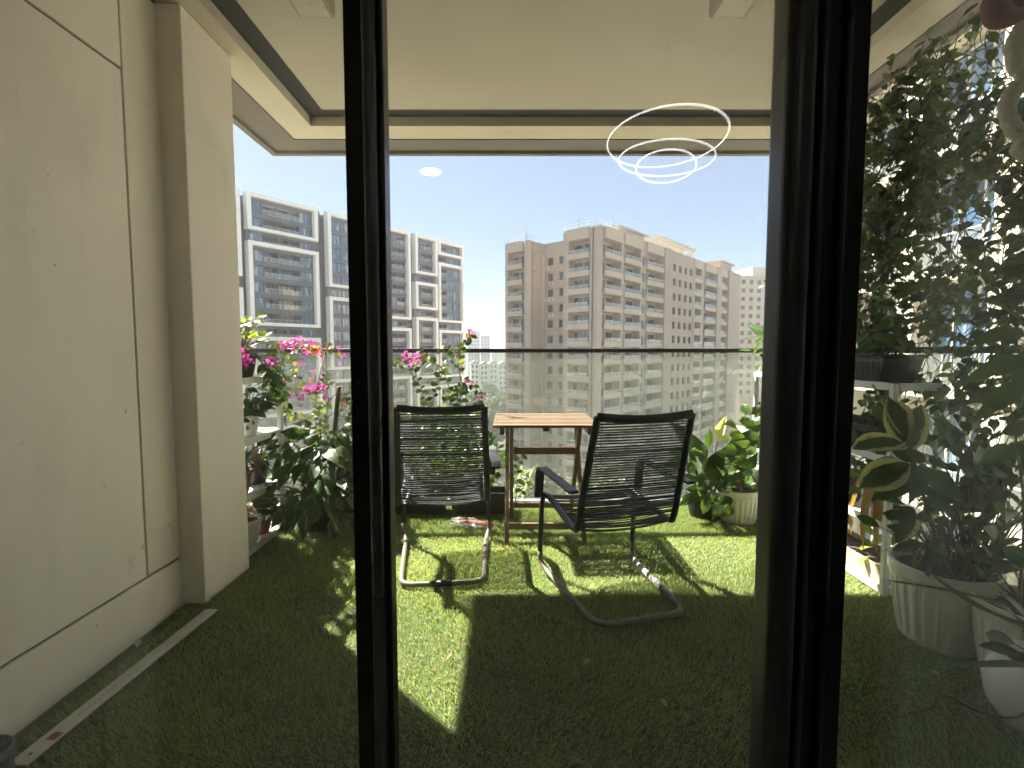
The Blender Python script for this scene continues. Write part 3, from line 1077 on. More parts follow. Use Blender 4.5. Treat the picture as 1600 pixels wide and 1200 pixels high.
# --- left shelf, top tier: black pot of round lime leaves with pink flowers
t = potted('black pot of round lime leaves with pink flowers on the top tier by the pillar', (-1.60, 2.83, 1.025), ((0.075, 0.095, 0.15), dict(mat=M['black_plastic'])))
bush(t, (0, 0, 0.13), 34, 0.17, 0.26, 'lime_round', s=(0.8, 1.25), skew=(0.03, 0, 0))
bush(t, (0.02, 0, 0.12), 22, 0.16, 0.17, 'lime_small', low=0.4)
for p in ((0.06, -0.12, 0.12), (0.10, -0.10, 0.10), (0.02, -0.13, 0.14), (0.19, 0.02, 0.10)):
    put('flower', random.choice(FL), t, p, (random.random() * 3, random.random() * 3, 0))
for i in range(7):
    y = random.uniform(0.0, 0.22)
    trail(t, [(0.06, y * 0.5, 0.14), (0.13, y, 0.10), (0.17, y + 0.02, -0.03), (0.18, y + 0.03, random.uniform(-0.20, -0.08))], 'dark_oval', 0.04, (0.45, 0.75), down=0.8)
# second tier: two pale pots of dark leaves
t = potted('cream pot with brown leaf print and glossy dark leaves on the second tier', (-1.60, 2.90, 0.675), ((0.05, 0.07, 0.13), dict(mat=M['white_ceramic'])))
bush(t, (0, 0, 0.11), 42, 0.15, 0.20, 'dark_oval', s=(0.7, 1.1), droop=0.6)
M['print'] = plain('brown_leaf_print', (0.16, 0.09, 0.06), 0.5)
for a in (-2.0, -1.5, -1.0, -0.5):
    r_ = 0.067
    put_leaf(t, leaf_mesh('leaf_print', M['print'], 0.03, 0.02, LANCE, fold=0, droop=0), (r_ * math.cos(a) , r_ * math.sin(a), 0.05 + 0.02 * math.sin(a * 9)), (0.3 * math.sin(a), -0.3 * math.cos(a), 1), (math.cos(a), math.sin(a), 0), 1, 'leaf_print')
t = potted('small round white pot half hidden by the pillar on the second tier', (-1.585, 2.70, 0.675), ((0.045, 0.055, 0.10), dict(mat=M['white_ceramic'])))
bush(t, (0, 0, 0.09), 18, 0.09, 0.14, 'dark_oval', s=(0.6, 0.9), droop=0.5)
# third tier: red pot of dusky straps
t = potted('red clay pot of long dusky strap leaves on the third tier', (-1.60, 2.76, 0.35), ((0.06, 0.08, 0.13), dict(mat=M['terracotta'])))
strap_plant(t, (0, 0.05, 0.12), 22, 0.30, 0.026, 'purple', 0.8)
bush(t, (0, 0.2, 0.1), 12, 0.08, 0.2, 'croton', s=(0.7, 1.0), up_bias=0.9)
t = potted('small black pot with a reddish upright leaf at the far end of the third tier', (-1.62, 3.03, 0.35), ((0.05, 0.065, 0.10), dict(mat=M['black_plastic'])))
for q in ((0.05, -0.02, 0.24), (0.09, 0.0, 0.20), (-0.02, 0.0, 0.26)):
    strap(t, [(0, 0, 0.09), Vector(q) * 0.6, q], 0.045, M['dryleaf'])
bush(t, (0, 0, 0.09), 14, 0.09, 0.16, 'green_small', s=(0.8, 1.2))
# bottom tier: beige pot with peach flower
t = potted('beige pot with a peach flower and veined leaf on the bottom tier', (-1.585, 2.80, 0.04), ((0.065, 0.09, 0.155), dict(mat=M['white_plastic'])))
bush(t, (0, 0, 0.13), 16, 0.13, 0.17, 'croton', s=(0.8, 1.2))
put('flower', FO, t, (0.02, -0.08, 0.24))
put('flower', FO, t, (0.05, -0.06, 0.22))
t = potted('small dark pot with a green stopper at the near end of the bottom tier', (-1.55, 2.68, 0.04), ((0.03, 0.04, 0.06), dict(mat=M['black_plastic'])))
MB().lathe([(0.0, 0.055), (0.02, 0.06), (0.022, 0.075), (0.012, 0.09), (0.0, 0.092)], 16).build('stopper', M['green'], t)
t = potted('low brown pot of dry stalks at the far end of the bottom tier', (-1.59, 2.99, 0.04), ((0.05, 0.065, 0.09), dict(mat=M['terracotta'])))
bush(t, (0, 0, 0.07), 14, 0.08, 0.12, 'croton', s=(0.5, 0.8))

# --- floor plants on the left: mass of arrowhead leaves
t = potted('wide bush of veined arrowhead leaves on the turf beside the white shelf', (-1.27, 3.18, 0), ((0.11, 0.13, 0.2), dict(mat=M['black_plastic'])))
bush(t, (0, 0, 0.16), 165, 0.36, 0.54, 'veined', low=0.02, s=(0.75, 1.35), droop=1.1, face=(0.2, -0.9, 0.7), stem_r=0.003)
bush(t, (0.06, 0.06, 0.2), 46, 0.24, 0.52, 'veined', low=0.6, s=(0.9, 1.3), droop=0.6, face=(0, -0.5, 0.9))
bush(t, (0.05, -0.08, 0.14), 60, 0.34, 0.16, 'veined', low=0.0, s=(0.8, 1.2), droop=1.6, face=(0.2, -1.0, 0.4))
t = potted('dark ridged pot with pale bare stalks in front of the railing by the woody climber', (-0.98, 3.36, 0), ((0.10, 0.125, 0.26), dict(mat=M['black_plastic'], rib=True)))
for i in range(9):
    a = random.uniform(0, 6.28)
    strap(t, [(0, 0, 0.22), (0.08 * math.cos(a), 0.08 * math.sin(a), 0.31), (0.2 * math.cos(a), 0.2 * math.sin(a), 0.29)], 0.018, M['stem'])
bush(t, (0, 0, 0.22), 26, 0.16, 0.16, 'veined', droop=1.0, s=(0.7, 1.0), face=(0.2, -0.9, 0.6))

# --- bougainvillea climbing on the railing, left
Yb = 3.42
bg = thing('bougainvillea', 'pink bougainvillea with a thick leaning trunk trained up the railing by the shelf', 'climber', tuple(at(524, 800, Yb).xy) + (0,))
O = Vector(bg.location)
P_ = lambda px, py, y=Yb: at(px, py, y) - O
pot_parts(bg, 0.09, 0.11, 0.17, M['black_plastic'])
mb = MB()
pts = smooth_path([P_(521, 780), P_(520, 735), P_(523, 680), P_(526, 640), P_(530, 604)], 6)
mb.tube(pts, [0.019 - 0.004 * i / len(pts) + random.uniform(-0.002, 0.002) for i in range(len(pts))], 9)
mb.build('trunk', M['bark'], bg)
for pl in ([(530, 610), (548, 640), (552, 690), (580, 735), (600, 760)], [(528, 612), (500, 640), (470, 655), (430, 620), (412, 575), (440, 550)], [(528, 640), (490, 668), (455, 690)],
           [(527, 606), (512, 600), (480, 612), (462, 585), (452, 556)], [(525, 660), (540, 620), (560, 590), (590, 560)], [(522, 700), (500, 660), (495, 620), (510, 585)],
           [(452, 556), (470, 542), (500, 546), (530, 548)], [(412, 575), (425, 540), (450, 538), (480, 540)], [(470, 655), (440, 640), (420, 610)], [(526, 650), (560, 650), (590, 630)]):
    trail(bg, [P_(a, c, Yb + random.uniform(-0.05, 0.18)) for a, c in pl], 'lime_small', 0.026, (0.6, 1.2), r=0.0028, mat='bark', name='branch', mix='green_small', face=(0.1, -0.9, 0.5), down=0.1)
for (a, c) in ((455, 537), (470, 534), (486, 536), (498, 543), (442, 541), (472, 567), (485, 609), (500, 606), (468, 620), (512, 622), (482, 700), (519, 706), (424, 566), (478, 545), (462, 545)):
    put('flower', random.choice(FL), bg, P_(a, c, Yb + 0.05), (random.random() * 6, random.random() * 6, 0), (random.uniform(0.5, 0.8),) * 3)
for i in range(22):
    a = random.uniform(425, 540)
    put('flower', FL[1], bg, P_(a, random.choice((540, 552, 575, 600, 612, 630)) + random.uniform(-8, 8), Yb + random.uniform(-0.05, 0.15)), (random.random() * 6, random.random() * 6, 0), (random.uniform(0.35, 0.65),) * 3)
put('flower', FO, bg, P_(492, 548), None, (0.9,) * 3)
put('flower', FO, bg, P_(486, 594), None, (0.5,) * 3)

# pinwheel stuck at the rail
t = thing('pinwheel', 'small teal and orange pinwheel on the handrail among pink flowers', 'pinwheel', at(512, 548, 3.62))
MB().tube([(0, 0, -0.12), (0, 0, 0.03)], 0.003, 6).build('stick', M['white_metal'], t)
for i, cc in enumerate(((0.02, 0.32, 0.34), (0.75, 0.30, 0.05), (0.03, 0.25, 0.38), (0.7, 0.08, 0.25), (0.7, 0.5, 0.1))):
    a = i * 2 * math.pi / 5 + 0.4
    c, s = math.cos(a), math.sin(a)
    MB().add([(0, 0, 0.03), (0.045 * c, -0.002, 0.03 + 0.045 * s), (0.03 * c - 0.025 * s, -0.014, 0.03 + 0.03 * s + 0.025 * c)], [(0, 1, 2)]).build('blade', plain('pinwheel_film', cc, 0.3), t)

# --- two black troughs under the left chair with a second bougainvillea
t = thing('planter', 'black trough on the turf under the chair nearer the cream wall, left of its pair', 'planter', (-0.68, 3.50, 0), 0, 'black troughs below the railing')
planter_parts(t, 0.42, 0.18, 0.16)
bush(t, (0, 0, 0.13), 26, 0.16, 0.12, 'green_small', s=(0.7, 1.1))
bg = thing('bougainvillea', 'bushy bougainvillea in a black trough seen through the slatted back of the left chair', 'climber', (-0.24, 3.50, 0), 0)
planter_parts(bg, 0.42, 0.18, 0.16)
O = Vector(bg.location)
Yb = 3.52
for pl in ([(745, 790), (730, 720), (712, 660), (705, 610)], [(745, 790), (745, 720), (752, 660), (745, 625)], [(735, 790), (700, 740), (672, 690), (650, 650), (633, 650)],
           [(740, 790), (712, 730), (690, 680), (672, 640), (655, 600), (640, 560)], [(705, 615), (690, 575), (672, 568), (640, 560), (618, 575)], [(745, 790), (725, 700), (720, 640), (722, 600), (735, 600), (752, 617)],
           [(722, 600), (716, 570), (722, 545), (733, 525)], [(690, 575), (665, 560), (655, 548)], [(672, 640), (690, 585), (715, 550), (738, 520)], [(740, 790), (770, 740), (760, 690)],
           [(735, 780), (690, 760), (650, 735), (640, 700)], [(738, 770), (715, 740), (680, 730), (660, 690)], [(720, 560), (700, 545), (680, 548)], [(740, 770), (780, 730), (778, 690)]):
    trail(bg, [P_(a, c, Yb + random.uniform(-0.08, 0.12)) for a, c in pl], 'green_small', 0.032, (0.7, 1.3), r=0.0026, mat='bark', name='branch', mix='lime_small', face=(0.1, -0.9, 0.5), down=0.1)
for i in range(120):
    p = P_(random.gauss(706, 36), random.gauss(695, 36), Yb + random.uniform(-0.12, 0.12))
    put_leaf(bg, random.choice(LEAF['green_small' if random.random() < 0.7 else 'lime_small']), p, rv(1), Vector((0, -0.7, 0.6)) + rv(0.6), random.uniform(0.8, 1.35))
for i in range(34):
    p = P_(random.gauss(712, 12), random.gauss(617, 9), Yb + random.uniform(-0.05, 0.05))
    put_leaf(bg, random.choice(LEAF['green_small']), p, rv(1), Vector((0, -0.7, 0.6)) + rv(0.6), random.uniform(0.8, 1.2))
for (a, c, k) in ((634, 556, 1), (641, 569, 1), (651, 560, 1), (735, 521, 1), (732, 532, 1), (733, 600, 0.8), (725, 596, .7), (754, 617, 1), (746, 622, .8), (633, 657, 0.8), (620, 690, .7)):
    put('flower', random.choice(FL[:2]), bg, P_(a, c, Yb), (random.random() * 6, random.random() * 6, 0), (0.85 * k,) * 3)
t = thing('seedling', 'thin leafy shoot growing beside the table leg in front of the glass', 'plant', (0.03, 3.55, 0))
O = Vector(t.location)
for pl in ([(806, 790), (808, 750), (812, 715), (828, 700)], [(806, 790), (802, 740), (800, 705)], [(806, 790), (818, 760), (830, 742)]):
    trail(t, [P_(a, c, 3.55) for a, c in pl], 'green_small', 0.03, (0.8, 1.2), start=0.12)

# --- right: big-leaved plant in a black pot, pothos in a ribbed cream pot
t = potted('black pot of large dark leaves with one cream spathe near the railing corner', (1.36, 3.40, 0), ((0.08, 0.105, 0.19), dict(mat=M['black_plastic'])))
O = Vector(t.location)
for (px, py, dx, dz, s, k) in ((1100, 720, -0.3, 0.6, 1.0, 'dark_big'), (1080, 700, -0.5, 0.8, 1.0, 'dark_big'), (1110, 735, 0.3, 0.7, 0.8, 'dark_big'), (1140, 715, 0.6, 0.8, 1.3, 'dark_big'), (1070, 730, -0.9, 0.2, 0.8, 'dark_big'),
                            (1105, 700, 0.05, 1.0, 0.75, 'lance'), (1090, 750, -0.5, 0.3, 0.7, 'lance'), (1120, 750, 0.6, 0.2, 0.8, 'dark_big'), (1085, 730, -0.2, 0.5, 0.8, 'lance'), (1130, 740, 0.8, 0.5, 0.9, 'lance'),
                            (1100, 760, -0.4, -0.3, 0.7, 'dark_big'), (1078, 770, -0.4, -0.4, 0.6, 'lance')):
    p = P_(px, py, 3.38 + random.uniform(-0.1, 0.1))
    MB().tube(smooth_path([(0, 0, 0.16), p * 0.55 + Vector((0, 0, 0.08)), p], 5), 0.004, 6).build('stem', M['stem'], t)
    put_leaf(t, random.choice(LEAF[k]), p, (dx, -0.25, dz), (-dx * 0.4, -0.8, 0.5), s)
bush(t, (0, 0, 0.17), 26, 0.20, 0.34, 'pothos', s=(0.8, 1.2), face=(0, -0.8, 0.5))
p = P_(1121, 690, 3.36)
MB().tube(smooth_path([(0, 0, 0.16), p * 0.6, p], 5), 0.004, 6).build('stem', M['stem'], t)
put_leaf(t, leaf_mesh('spathe', M['spathe'], 0.20, 0.075, LANCE, fold=0.9, droop=0.05), p, (0.25, -0.1, 1), (-0.6, -0.7, 0.2), 1.0, 'spathe')
t = potted('cream ribbed pot with trailing marbled pothos at the foot of the long shelf', (1.58, 3.33, 0), ((0.115, 0.145, 0.235), dict(mat=M['white_plastic'], rib=True)))
O = Vector(t.location)
bush(t, (0, 0, 0.2), 48, 0.20, 0.24, 'pothos', s=(0.7, 1.2), face=(0, -0.8, 0.5), low=0.1)
for pl in ([(1140, 770), (1105, 765), (1098, 780), (1120, 790), (1128, 818)], [(1150, 768), (1140, 785), (1145, 800)], [(1140, 765), (1135, 700), (1150, 665), (1175, 640)], [(1150, 765), (1120, 745), (1100, 752), (1085, 768)], [(1160, 765), (1165, 720), (1172, 680), (1180, 660)]):
    trail(t, [P_(a, c, 3.22) for a, c in pl], 'pothos', 0.05, (0.7, 1.05), start=0.06, face=(0, -1, 0.2))

# --- strings tied to the handrail
def string(label, pts, r=0.0017):
    o = MB().tube([at(*p) for p in pts], r, 5).build('string', M['string'])
    tag(o, label, 'string', 'strings tied along the railing')
string('long dark string slanting from the handrail down behind the right chair', [(945, 549, 3.66), (1000, 587, 3.6), (1060, 625, 3.55), (1120, 660, 3.5), (1150, 685, 3.45)])
string('dark string slanting from the shelf corner to the long string', [(1172, 552, 3.62), (1120, 605, 3.6), (1083, 640, 3.56)])
string('thin pale string sagging across the railing panes behind the table', [(640, 640, 3.63), (720, 634, 3.64), (800, 622, 3.64), (880, 614, 3.64), (942, 608, 3.64), (1040, 622, 3.64), (1150, 620, 3.64)], 0.0011)
string('short string crossing from the table legs to the right chair', [(810, 712, 3.6), (850, 705, 3.58), (900, 690, 3.55)])
string('pair of strings from the handrail to the woody trunk', [(497, 556, 3.6), (512, 580, 3.5), (528, 604, 3.42)])
string('dark tie hanging from the handrail near the shelf', [(508, 550, 3.6), (500, 585, 3.5), (494, 620, 3.45)], 0.003)
# ------------------------------------------------------------------ long shelf on the right: black planters
def trough_thing(label, x, y, z, ly=0.62, lx=0.2, h=0.13):
    t = thing('planter', label, 'planter', (x, y, z), R(90), 'black planters on the long shelf')
    planter_parts(t, ly, lx, h)
    return t
t = trough_thing('black rope-rimmed planter of bright leaves on the top tier, near end', 1.905, 2.66, 1.025)
for i in range(46):
    p = Vector((random.uniform(-0.27, 0.27), random.uniform(-0.06, 0.07), 0.12))
    q = p + Vector((random.uniform(-0.1, 0.1), random.uniform(-0.06, 0.16), random.uniform(0.03, 0.17)))
    MB().tube(smooth_path([p, p.lerp(q, 0.5) + Vector((0, 0, 0.03)), q], 3), 0.002, 5).build('stem', M['stem'], t)
    put_leaf(t, random.choice(LEAF['heart']), q, rv(1) + Vector((0, 0.7, 0)), Vector((0, 0.3, 1)) + rv(0.5), random.uniform(0.7, 1.3))
t = trough_thing('black rope-rimmed planter of broad leaves on the top tier, far end', 1.905, 3.26, 1.025, 0.5)
for i in range(40):
    p = Vector((random.uniform(-0.2, 0.22), random.uniform(-0.06, 0.07), 0.12))
    q = p + Vector((random.uniform(-0.08, 0.12), random.uniform(-0.06, 0.2), random.uniform(0.02, 0.14)))
    MB().tube(smooth_path([p, p.lerp(q, 0.5) + Vector((0, 0, 0.03)), q], 3), 0.002, 5).build('stem', M['stem'], t)
    put_leaf(t, random.choice(LEAF['heart'] + LEAF['lance'][:1]), q, rv(1) + Vector((0.3, 0.8, -0.2)), Vector((0, 0.5, 1)) + rv(0.5), random.uniform(0.7, 1.2))
t = trough_thing('black rope-rimmed planter on the second tier behind the cream-edged leaves', 1.905, 2.62, 0.675, 0.6)
for i in range(26):
    p = Vector((random.uniform(-0.24, 0.24), random.uniform(-0.06, 0.07), 0.12))
    q = p + Vector((random.uniform(-0.1, 0.1), random.uniform(-0.1, 0.1), random.uniform(0.02, 0.14)))
    put_leaf(t, random.choice(LEAF['green_small'] + LEAF['heart'][:1]), q, rv(1), Vector((0, 0, 1)) + rv(0.6), random.uniform(0.7, 1.2))
t = trough_thing('black planter of trailing shoots on the second tier, far end', 1.905, 3.26, 0.675, 0.5)
for i in range(9):
    x = random.uniform(-0.2, 0.2)
    trail(t, [(x, 0.05, 0.12), (x, 0.12, 0.16), (x + random.uniform(-0.06, 0.06), 0.17, 0.02), (x + random.uniform(-0.1, 0.1), 0.18, -0.16)], 'pothos', 0.05, (0.5, 0.9))
t = thing('planter', 'low beige tray of soil on the bottom tier of the long shelf', 'planter', (1.905, 2.60, 0.04), R(90))
mb = MB()
for (x0, x1, y0, y1) in ((-0.3, 0.3, -0.1, -0.092), (-0.3, 0.3, 0.092, 0.1), (-0.3, -0.292, -0.0918, 0.0918), (0.292, 0.3, -0.0918, 0.0918)):
    mb.box(x0, x1, y0, y1, 0, 0.09)
mb.box(-0.2915, 0.2915, -0.0915, 0.0915, 0.0, 0.01)
M['tray'] = plain('beige_tray', (0.40, 0.33, 0.24), 0.6)
mb.build('tray', M['tray'], t, bevel=0.002)
MB().box(-0.291, 0.291, -0.091, 0.091, 0.0105, 0.06).build('soil', M['soil'], t)
for i in range(16):
    put_leaf(t, random.choice(LEAF['lime_round'] + LEAF['heart']), (random.uniform(-0.28, 0.28), random.uniform(-0.05, 0.12), random.uniform(0.08, 0.22)), rv(1), Vector((0, 0.4, 1)) + rv(0.6), random.uniform(0.8, 1.5))
for (y, lab, r) in ((2.42, 'dark pot of twiggy stems on the third tier, nearest the white post', 0.07), (2.70, 'dark pot with yellowing leaves in the middle of the third tier', 0.08), (3.02, 'dark pot of heart leaves far back on the third tier', 0.08)):
    t = potted(lab, (1.90, y, 0.35), ((r * 0.8, r, 0.14), dict(mat=M['black_plastic'])))
    bush(t, (0, 0, 0.12), 26, 0.16, 0.17, 'green_small' if y < 2.5 else 'heart', s=(0.7, 1.2), droop=0.7, skew=(-0.04, 0, 0))
    if y < 2.9:
        for k in range(3):
            a = random.uniform(2, 4.3)
            strap(t, [(0, 0, 0.12), (0.1 * math.cos(a), 0.1 * math.sin(a), 0.18), (0.15 * math.cos(a), 0.15 * math.sin(a), 0.0), (0.15 * math.cos(a), 0.16 * math.sin(a), -0.16)], 0.05, M['dryleaf'])

# ------------------------------------------------------------------ variegated rubber plant and the pots in front
t = potted('tall variegated rubber plant with cream-edged leaves in a big white ribbed pot', (1.76, 1.92, 0), ((0.135, 0.175, 0.32), dict(mat=M['white_plastic'], rib=True)))
O = Vector(t.location)
Yp = 1.96
mb = MB()
for pl in ([(1475, 890), (1450, 800), (1428, 720), (1415, 690), (1412, 640)], [(1480, 890), (1490, 800), (1497, 740), (1503, 700)], [(1490, 890), (1530, 820), (1543, 750), (1548, 725)]):
    sp = smooth_path([P_(a, c, Yp) for a, c in pl], 5)
    mb.tube(sp, [0.0085 - 0.006 * i / len(sp) for i in range(len(sp))], 7)
mb.build('stem', M['bark'], t)
for (px, py, tx, ty, s, k, up) in ((1412, 690, 1392, 612, 1.05, 'rubber', (-0.2, -1, 0.3)), (1410, 680, 1378, 605, 0.9, 'rubber', (0.5, -0.9, 0.2)), (1415, 690, 1312, 690, 1.05, 'rubber', (0, -0.5, 0.9)), (1420, 725, 1330, 765, 1.15, 'rubber', (0, -0.8, 0.7)),
                                   (1420, 705, 1430, 640, 0.9, 'rubber', (-0.9, -0.5, 0.2)), (1415, 700, 1335, 712, 0.9, 'rubber', (0, 0.2, 1)), (1425, 740, 1350, 790, 0.9, 'dark_big', (0, -0.7, 0.6)), (1430, 800, 1390, 855, 0.8, 'rubber', (-0.7, -0.5, 0.2)),
                                   (1440, 740, 1480, 760, 0.9, 'dark_big', (0, -0.8, 0.5)), (1430, 730, 1440, 780, 0.8, 'dark_big', (0, -0.9, 0.3)), (1500, 720, 1550, 760, 1.1, 'dark_big', (0, -0.7, 0.6)), (1520, 690, 1580, 790, 1.2, 'dark_big', (0.2, -0.9, 0.3)),
                                   (1490, 760, 1450, 800, 0.8, 'dark_big', (0, -0.8, 0.4)), (1545, 740, 1560, 840, 1.1, 'dark_big', (0, -0.9, 0.2)), (1500, 700, 1470, 640, 0.8, 'dark_big', (0, -0.8, 0.4)), (1530, 760, 1500, 830, 0.9, 'dark_big', (0, -0.9, 0.2))):
    p, q = P_(px, py, Yp), P_(tx, ty, Yp - random.uniform(0.0, 0.12))
    put_leaf(t, random.choice(LEAF[k]), p, q - p, up, s * (0.82 if k == 'dark_big' else 1.0))
for i in range(30):                                            # tangle of thin dry stalks above the soil
    a = random.uniform(0, 6.28)
    b0 = Vector((0.1 * math.cos(a), 0.1 * math.sin(a), 0.28))
    strap(t, [b0, b0 + Vector((random.uniform(-0.1, 0.1), random.uniform(-0.1, 0.05), random.uniform(0.08, 0.2))), b0 + Vector((random.uniform(-0.22, 0.2), random.uniform(-0.2, 0.1), random.uniform(0.05, 0.3)))], 0.012, M['purple' if i % 3 else 'dryleaf'], 'dry_stalk')
bush(t, (0, 0, 0.28), 46, 0.22, 0.32, 'dark_oval', s=(0.6, 1.1), face=(0, -0.8, 0.4))
bush(t, (0.08, -0.05, 0.28), 60, 0.26, 0.62, 'dark_oval', s=(0.7, 1.2), low=0.35, face=(0, -0.8, 0.4))

t = potted('white ribbed pot of broad lance leaves at the right edge, behind the round pot', (1.84, 1.66, 0), ((0.12, 0.155, 0.29), dict(mat=M['white_plastic'], rib=True)))
O = Vector(t.location)
Yp = 1.62
mb = MB()
for pl in ([(1590, 960), (1600, 800), (1580, 640), (1560, 560)], [(1600, 960), (1620, 800), (1610, 600)]):
    sp = smooth_path([P_(a, c, Yp) for a, c in pl], 5)
    mb.tube(sp, [0.0055 - 0.0042 * i / len(sp) for i in range(len(sp))], 7)
mb.build('stem', M['bark'], t)
for (px, py, tx, ty, s) in ((1600, 520, 1500, 520, 1.0), (1610, 560, 1510, 570, 1.1), (1600, 600, 1530, 640, 1.0), (1590, 500, 1540, 440, 0.9), (1610, 540, 1590, 620, 1.0), (1580, 640, 1500, 610, 0.9), (1600, 470, 1620, 400, 0.9), (1590, 700, 1530, 720, 0.9), (1600, 640, 1640, 560, 1.0)):
    p, q = P_(px, py, Yp), P_(tx, ty, Yp - 0.05)
    put_leaf(t, random.choice(LEAF['lance']), p, q - p, (0, -0.6, 0.8), s)
bush(t, (0, 0, 0.24), 22, 0.16, 0.22, 'dark_oval', s=(0.8, 1.2), face=(0, -0.8, 0.4))

t = thing('potted_plant', 'smooth round white pot with long strap leaves reaching over the turf', 'potted plant', (1.66, 1.42, 0))
MB().lathe([(0.06, 0.001), (0.115, 0.02), (0.15, 0.075), (0.16, 0.13), (0.15, 0.185), (0.125, 0.225), (0.12, 0.232), (0.108, 0.225), (0.10, 0.19), (0.001, 0.188)], 48).build('pot', M['white_ceramic'], t)
MB().disc(0.105, 0.20, 24).build('soil', M['soil'], t)
O = Vector(t.location)
for pl in ([(0.0, 0.0, 0.2), P_(1580, 958, 1.40), P_(1500, 928, 1.52), P_(1430, 915, 1.62), P_(1374, 905, 1.68)], [(0, 0.02, 0.2), P_(1600, 985, 1.35), P_(1530, 950, 1.5), P_(1470, 910, 1.62), P_(1440, 880, 1.66)],
           [(0, 0, 0.2), P_(1590, 1040, 1.30), P_(1520, 1040, 1.32), P_(1450, 1032, 1.38), P_(1410, 1024, 1.42)]):
    strap(t, pl, 0.034, M['dark'])
for pl in ([P_(1640, 1080, 1.3), P_(1590, 1120, 1.28), P_(1530, 1112, 1.29), P_(1475, 1086, 1.33), P_(1455, 1105, 1.33), P_(1420, 1115, 1.33)],):
    MB().tube(smooth_path(pl, 6), 0.0035, 6).build('dry_runner', M['bark'], t)
bush(t, (0, 0, 0.2), 14, 0.12, 0.16, 'dark_oval', s=(0.8, 1.2))

# ------------------------------------------------------------------ climbing vine down the right side
vn = thing('climbing_vine', 'dense dark climbing vine hanging from the beam above the long shelf', 'climber')
vdata = [leaf_data(0.062, 0.050, HEART, fold=0.25, droop=0.2 + 0.1 * i, full=False, seed=i) for i in range(3)]
spots = []
stems = MB()
def vine_dens(y, z):
    v = 0.5 + 0.5 * math.sin(y * 7.3 + 2.1 * math.sin(z * 4.1)) * math.sin(z * 6.0 + 1.7 * y)
    return v
for i in range(190):
    y = random.uniform(1.40, 3.30)
    z1 = random.uniform(2.2, 2.68)
    z0 = random.uniform(0.45 if y < 2.3 else 0.7, 1.6) if random.random() < 0.7 else random.uniform(1.6, 2.2)
    if y > 2.75:
        z0 = max(z0, 1.3)
    x = random.uniform(1.86, 2.06)
    P = [Vector((x, y, z1))]
    while P[-1].z > z0:
        l = P[-1]
        P.append(Vector((min(2.07, max(1.80, l.x + random.uniform(-0.03, 0.03))), l.y + random.uniform(-0.09, 0.09), l.z - random.uniform(0.05, 0.12))))
    if len(P) < 3:
        continue
    S = smooth_path(P, 4)
    stems.tube(S, 0.0018, 4, cap=False)
    for a, c in zip(S, S[1:]):
        if random.random() < 0.9 and vine_dens(a.y, a.z) > 0.17:
            spots.append((a.lerp(c, random.random()) + Vector((random.uniform(-0.03, 0.03), random.uniform(-0.05, 0.05), random.uniform(-0.03, 0.03))), (c - a).normalized()))
for i in range(26):                                           # runners along the wire mesh
    y = random.uniform(1.5, 2.6)
    z = random.uniform(1.2, 2.6)
    P = [Vector((random.uniform(1.9, 2.05), y + k * 0.12, z + k * random.uniform(-0.09, 0.03))) for k in range(6)]
    stems.tube(smooth_path(P, 4), 0.0022, 4, cap=False)
stems.build('stem', M['stem'], vn)
def vdir():
    return Vector((random.uniform(-1, 0.7), random.uniform(-1, 1), random.uniform(-0.8, 0.1)))
spots.sort(key=lambda q: q[0].y - 0.3 * random.random())
bk = Bulk()
for i, (p, tg) in enumerate(spots):
    d, u = vdir(), Vector((-0.25, -0.25, 0.8)) + rv(0.45)
    s = random.uniform(0.55, 1.05)
    if i < 300:
        put_leaf(vn, random.choice(LEAF['vine']), p, d, u, s)
    else:
        bk.add(random.choice(vdata), p, d, u, s)
stuff(bk.build('foliage', M['vine'], vn))
for i in range(60):                                           # young bright leaves among the dark ones
    p = Vector((random.uniform(1.82, 1.95), random.uniform(1.5, 2.9), random.uniform(1.05, 2.2)))
    put_leaf(vn, random.choice(LEAF['heart']), p, vdir(), Vector((-0.4, -0.5, 0.8)) + rv(0.4), random.uniform(0.7, 1.1), 'young_leaf')

# ------------------------------------------------------------------ hanging ornament
M['cloth'] = plain('cream_macrame', (0.42, 0.38, 0.31), 0.95, var=0.2, scale=40, bump=0.6, bscale=120)
M['bow'] = plain('dark_red_cloth', (0.09, 0.018, 0.02), 0.8, var=0.3, scale=20)
M['foil'] = plain('blue_foil', (0.02, 0.30, 0.48), 0.25, metal=0.7, var=0.5, scale=14, stain=((0.70, 0.03, 0.20), 9, 0.52, 1.0))
o_ = at(1602, 0, 1.55)
t = thing('hanging_ornament', 'cream cloth ornament with a dark red bow and shiny blue ball hanging before the vine', 'ornament', o_)
Q = lambda px, py: at(px, py, 1.55) - o_
MB().tube([Q(1602, -120), Q(1602, 40)], 0.002, 6).build('cord', M['string'], t)
for s in (-1, 1):
    b = MB()
    b.tube(smooth_path([Q(1602, 8), Q(1602 + s * 22, -12), Q(1602 + s * 46, -4), Q(1602 + s * 42, 26), Q(1602 + s * 16, 26), Q(1602, 12)], 5), [0.012 + 0.026 * math.sin(math.pi * min(1, k / 25)) for k in range(26)], 10, flat=(1, 0.8))
    b.build('bow_loop', M['bow'], t)
def lumps(name, pts, rs):
    P = smooth_path([Q(*p) for p in pts], 6)
    n = len(P)
    rr = []
    for i in range(n):
        k = i / (n - 1) * (len(rs) - 1)
        j = min(int(k), len(rs) - 2)
        rr.append(rs[j] + (rs[j + 1] - rs[j]) * (k - j) + 0.002 * math.sin(i * 2.1))
    MB().tube(P, rr, 14).build(name, M['cloth'], t)
lumps('cloth_body', [(1596, 36), (1588, 70), (1590, 105), (1602, 128)], [0.014, 0.03, 0.022, 0.012])
